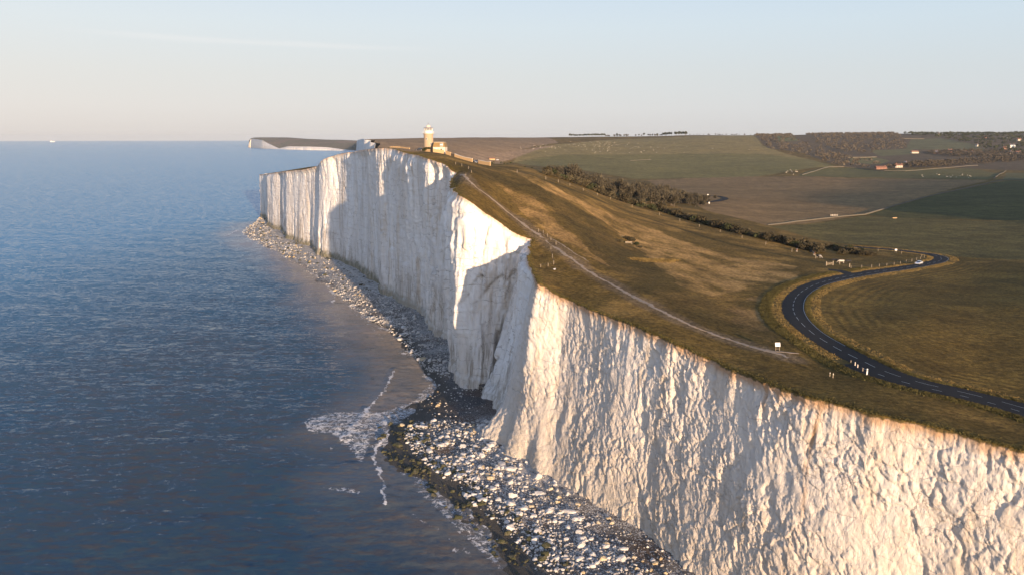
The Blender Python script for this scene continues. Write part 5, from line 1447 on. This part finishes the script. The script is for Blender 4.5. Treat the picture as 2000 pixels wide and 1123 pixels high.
dg = keep(keep(side_points(ROAD[:int(len(ROAD) * .62)], -8.6, -5.6, 7000), clear_layby), J)
tufts('bank_grass', np.vstack([dg, side_points(ROAD[:int(len(ROAD) * .5)], 3.0, 4.4, 2500)]), .3, M['green_grass'], 'dark rank grass and brambles on the outer bank of the road', 6, .06)
lp = resample(LIP, .35); lp = lp[np.hypot(lp[:, 0], lp[:, 1]) < 420]
pt = np.array([on(*p)[:2] for p in [(1238, 505), (1330, 508), (1312, 514), (1250, 512), (1225, 505)]])
lo, hi = pt.min(0) - 1, pt.max(0) + 1; qq = rng.uniform(lo, hi, (3500, 2)); qq = qq[inside(qq[:, 0], qq[:, 1], [tuple(a) for a in pt])]
tufts('rough_grass', np.column_stack([qq, height(qq[:, 0], qq[:, 1])]), .7, M['gold_grass'], 'patch of tall dry grass on the bank below the bench')
lip_pts = VC_[:, 0]; k = rng.integers(0, len(lip_pts), 6000); q = lip_pts[k, :2] - NRM_[k] * np.abs(rng.normal(size=(6000, 1))) * .9
q = q[np.hypot(q[:, 0], q[:, 1]) < 420]
tufts('cliff_top_grass', np.column_stack([q, height(q[:, 0], q[:, 1])]), .26, M['green_grass'], 'shaggy turf fringe hanging along the lip of the chalk cliff', 5, .07)

# ------------------------------------------------------------------ village houses, field walls
def house(px, py, w, d, h, wallm, roofm, label, rz=0.0, chimneys=2, group=None):
    p = on(px, py); t = empty('house', (p[0], p[1], p[2] - .5), R(rz)); tag(t, label, 'house', group)
    MB().box(0, 0, h / 2, w, d, h).build('wall', wallm, t)
    rf = MB().prism([(-d / 2 - .4, h - .1), (d / 2 + .4, h - .1), (0, h + d * .42)], -w / 2 - .3, w / 2 + .3).build('roof', roofm, t)
    for i in range(chimneys): MB().box((-1 if i else 1) * w * .38, 0, h + d * .42 + .3, .9, .9, 2.4).build('chimney', M['brick'], rf)
    for i in range(max(2, int(w / 3))):
        xx = -w / 2 + w * (i + .5) / max(2, int(w / 3))
        for zz in ((h * .3, h * .72) if h > 4 else (h * .5,)): MB().box(xx, -d / 2 - .03, zz, 1.1, .1, 1.3).build('window', M['glass'], t)
house(1976, 289, 17, 9, 8, M['white'], M['slate'], 'large white house with tall chimneys high on the wooded slope', 5)
house(1755, 328, 14, 8, 5, M['cream'], M['redtile'], 'cream house with tall chimney at the bottom of the brown wood', -10)
house(1720, 331, 22, 8, 3.5, M['brick'], M['redtile'], 'low red-roofed house left of the cream house, behind the field wall', 5, 1)
house(1786, 300, 21, 9, 4.5, M['cream'], M['redtile'], 'long pale barn with orange roof alone on the green slope', 3, 0)
house(1828, 301, 12, 8, 6, M['brick'], M['slate'], 'gabled dark-roofed house with white gable ends among brown trees', 30)
house(1855, 298, 10, 8, 6, M['brick'], M['redtile'], 'red brick house with two chimneys right of the gabled house', -15)
house(1908, 287, 7, 7, 6, M['cream'], M['slate'], 'small yellowish house alone among the trees above the village', 20, 1)
house(1968, 271.5, 8, 7, 6, M['white'], M['slate'], 'small white house on the dark hilltop above the large white house', 10, 1)
house(1925, 270, 11, 8, 6, M['brick'], M['redtile'], 'red-roofed house half hidden on the dark hilltop, left of the small white one', -20, 1)
house(1990, 276, 13, 8, 6, M['cream'], M['redtile'], 'pale house at the right edge of the photo on the wooded hilltop', 5)
house(1832, 263.5, 8, 7, 6, M['cream'], M['slate'], 'grey-roofed house on the skyline behind the brown wood', 15)
house(1988, 301, 15, 8, 5, M['cream'], M['redtile'], 'wide pale house low at the right edge of the village', 0, 1)
house(1973, 301, 8, 7, 6, M['white'], M['slate'], 'narrow white house left of the wide pale one, low in the village', 8, 1)
house(1768, 322, 7, 6, 5, M['brick'], M['slate'], 'little dark cottage right of the cream house with tall chimney', 12, 1)
house(1893, 300, 22, 7, 4, M['brick'], M['slate'], 'long low grey row of cottages in the middle of the village', -4, 2)
house(1962, 292, 10, 8, 5, M['brick'], M['redtile'], 'brick house just below and left of the large white house', -8, 1)
M['fieldstone'] = simple('field_stone', (.10, .082, .056), .95, .3, 1.0)
G_F = 'stone walls between the fields'
for pts, h, lb in [([(1567, 342.5), (1590, 336), (1618, 327.5)], 2.2, 'pale stone wall climbing beside the small sheep pasture'), ([(1618, 327), (1645, 326.5), (1671, 328.5)], 2.0, 'pale stone wall running level along the top of the green field'),
        ([(1671, 329), (1720, 334.5), (1770, 335), (1830, 330), (1910, 324)], 1.6, 'long dim stone wall below the village trees'), ([(1957, 353), (1890, 368), (1815, 384), (1750, 402), (1690, 420)], 1.3, 'long pale wall slanting between the brown field and the dark green field'),
        ([(1690, 420), (1640, 424), (1560, 433), (1500, 440.5)], 1.0, 'low wall along the near edge of the brown field'), ([(1940, 350), (1952, 341), (1965, 334)], 1.4, 'short dark-shaded wall climbing at the corner of the brown field'),
        ([(1657, 309), (1712, 308)], 3.0, 'straight pale garden wall on the slope below the brown wood'), ([(1764, 272), (1805, 272.5)], 3.0, 'pale straight wall high on the green slope near the skyline'), ([(1231, 314.5), (1250, 313.6), (1272, 312.5)], 1.3, 'pale chalk bank across the middle of the far green hillside'),
        ([(1956, 352.5), (2010, 352.5)], 1.0, 'faint wall along the far edge of the dark green field at the right')]:
    wall_run('stone_wall', ons(pts), h * .72, .6, lb, M['fieldstone'], step=12, group=G_F)

# ------------------------------------------------------------------ boulders on the shore
def stonemat(name, a, b_, weed=0.0):
    m, nt, b = material(name)
    c = mix(nt, ramp(nt, noise(nt, 1.3, 4, .6, pos(nt)), .35, .65), a, b_)
    if weed: c = mix(nt, ramp(nt, noise(nt, .9, 4, .6, pos(nt)), .42, .55), c, (.035, .035, .010))
    nt.links.new(c, b.inputs['Base Color']); b.inputs['Roughness'].default_value = .9
    bump(nt, b, noise(nt, 3, 4, .65, pos(nt)), .5, .3)
    return m
ST = {'chalk': stonemat('chalk_stone', (.44, .40, .355), (.56, .52, .475)), 'ochre': stonemat('ochre_stone', (.34, .25, .13), (.48, .40, .29)), 'weed': stonemat('weedy_stone', (.05, .045, .02), (.10, .085, .05), .8)}
_bm = bmesh.new(); bmesh.ops.create_icosphere(_bm, subdivisions=2, radius=1.0); _bm.verts.ensure_lookup_table()
IV2 = np.array([v.co[:] for v in _bm.verts]); IF2 = np.array([[v.index for v in f.verts] for f in _bm.faces]); _bm.free()
_bm = bmesh.new(); bmesh.ops.create_icosphere(_bm, subdivisions=1, radius=1.0); _bm.verts.ensure_lookup_table()
IV1 = np.array([v.co[:] for v in _bm.verts]); IF1 = np.array([[v.index for v in f.verts] for f in _bm.faces]); _bm.free()
def rock(V, seed):
    r_ = np.random.default_rng(seed); P = V.copy()
    for _ in range(7):
        nrm = r_.normal(size=3); nrm /= np.linalg.norm(nrm); dcut = r_.uniform(.45, .8)
        over = np.maximum(0, P @ nrm - dcut); P -= over[:, None] * nrm * .92
    return P * r_.uniform([.8, .6, .45], [1.25, .95, .75]) * (1 + .06 * r_.normal(size=(len(V), 1)))
ncol = len(S_)
cum = np.concatenate([[0], np.cumsum(np.hypot(*np.diff(FO_[:, :2], axis=0).T))])
def pick(n, s0, s1, u0, u1, med, kind, sig=.45):
    i0, i1 = np.searchsorted(S_, [s0, s1]); c = rng.uniform(cum[i0], cum[min(i1, ncol - 1)], n); i = np.clip(np.searchsorted(cum, c), 0, ncol - 1)
    u = rng.uniform(u0, u1, n) 
    P = beach_point(i, u); r = np.clip(med * np.exp(sig * rng.normal(size=n)), .12, 1.5)
    # boulders lie in drifts
    g = fbm(P[:, 0] / 9, P[:, 1] / 9, 44, 3); k = rng.uniform(size=n) < smooth(-.32, .30, g) + .07
    return [(p, q, kind) for p, q in zip(P[k], r[k])]
rocks = []
rocks += pick(2600, 7.5, 10.8, .2, .84, .27, 'chalk', .55) + pick(3400, 10.8, 13.6, .0, .84, .30, 'chalk', .55) + pick(300, 7.5, 10.8, .0, .2, .2, 'chalk', .5) + pick(260, 7.5, 13.6, .05, .7, .48, 'ochre') + pick(900, 7.5, 13.5, .62, 1.10, .46, 'weed')
rocks += pick(1500, 7.5, 10.5, .25, .85, .24, 'chalk') + pick(260, 13.6, 17.5, .05, 1.02, .26, 'chalk') + pick(140, 15, 20, .5, 1.1, .36, 'chalk') + pick(25, 13, 20, .8, 1.15, .7, 'ochre')
rocks += pick(1300, 18.5, 24.5, .35, 1.02, .42, 'chalk') + pick(500, 18, 24.5, .0, .5, .30, 'chalk') + pick(2200, 24.0, 28.0, .2, 1.08, .36, 'chalk') + pick(2000, 28, 36, .15, 1.1, .42, 'chalk') + pick(280, 27, 36, .0, .9, .7, 'weed') + pick(150, 26, 36, .2, 1.0, .9, 'ochre')
rocks += pick(10, 11.3, 12.8, .10, .35, 1.3, 'chalk', .2) + pick(500, 2, 7.5, .1, .9, .4, 'chalk')
SHAPES = {}
def shape(kind, k):
    if (kind, k) not in SHAPES: SHAPES[kind, k] = mesh_from('boulder', rock(IV2, 100 + k), IF2, ST[kind], smooth_faces=False, link=False).data
    return SHAPES[kind, k]
view = np.array([r_[1] / np.linalg.norm(r_[0] - np.array([0, 0, HCAM])) for r_ in rocks])
def pixel(p):
    d = p - np.array([0, 0, HCAM]); y = d[1] * math.cos(PITCH) - d[2] * math.sin(PITCH); z = d[1] * math.sin(PITCH) + d[2] * math.cos(PITCH)
    return CX + FPX * d[0] / y, CY - FPX * z / y
seen = np.array([0 < pixel(r_[0])[0] < 2000 and pixel(r_[0])[1] < 1110 for r_ in rocks])
order = np.argsort(-view * seen)
big = set(order[:290].tolist())
V, Fq, C, off = [], [], [], 0
TINT = {'chalk': (.47, .43, .385), 'ochre': (.38, .29, .17), 'weed': (.055, .05, .022)}
for i, (p, r, kind) in enumerate(rocks):
    if i in big:
        o = place_mesh('boulder', shape(kind, i % 6), p + np.array([0, 0, r * .15]), s=r)
        si = S_[int(np.argmin((FO_[:, 0] - p[0]) ** 2 + (FO_[:, 1] - p[1]) ** 2))]
        where = 'on the beach at the foot of the near cliff' if si < 14 else ('on the shadowed shingle below the middle cliff' if si < 24 else 'on the sunlit shore under the farthest cliffs')
        what = {'chalk': 'white chalk boulder', 'ochre': 'yellowish stained boulder', 'weed': 'dark seaweed-covered boulder'}[kind]
        tag(o, f'{what} strewn {where}', 'boulder', f'{what}s {where}')
    else:
        Pv = rock(IV1, i % 40); a = rng.uniform(0, 6.28); c_, s_n = math.cos(a), math.sin(a)
        Pv = np.stack([Pv[:, 0] * c_ - Pv[:, 1] * s_n, Pv[:, 0] * s_n + Pv[:, 1] * c_, Pv[:, 2]], 1) * r + p + np.array([0, 0, r * .15])
        V.append(Pv); Fq.append(IF1 + off); off += len(Pv)
        C.append(np.tile(np.array(TINT[kind]) * rng.uniform(.55, 1.2), (len(Pv), 1)))
m_, nt_, b_ = material('shore_stone'); nt_.links.new(attr(nt_, 'tint', 'Color'), b_.inputs['Base Color']); b_.inputs['Roughness'].default_value = .9
o = mesh_from('boulder_field', np.vstack(V), np.vstack(Fq), m_, smooth_faces=False, tint=np.vstack(C))
tag(o, 'smaller chalk and weed-dark stones littering the whole beach below the cliffs', 'boulders', None, 'stuff')

# ------------------------------------------------------------------ air
hz = MB().box(0, 0, 0, 1, 1, 1)
hz.v = [(-24000 if x < 0 else 24000, -4000 if y < 0 else 26500, -23 if z < 0 else 150) for x, y, z in hz.v]
m_, nt_, b_ = material('haze')
nt_.nodes.remove(b_)
pv = nt_.nodes.new('ShaderNodeVolumePrincipled'); pv.inputs['Color'].default_value = (.58, .645, .71, 1); pv.inputs['Density'].default_value = 2.6e-5; pv.inputs['Anisotropy'].default_value = 0.0
nt_.links.new(pv.outputs[0], nt_.nodes['Material Output'].inputs['Volume'])
ho = hz.build('haze', m_); tag(ho, kind='stuff')
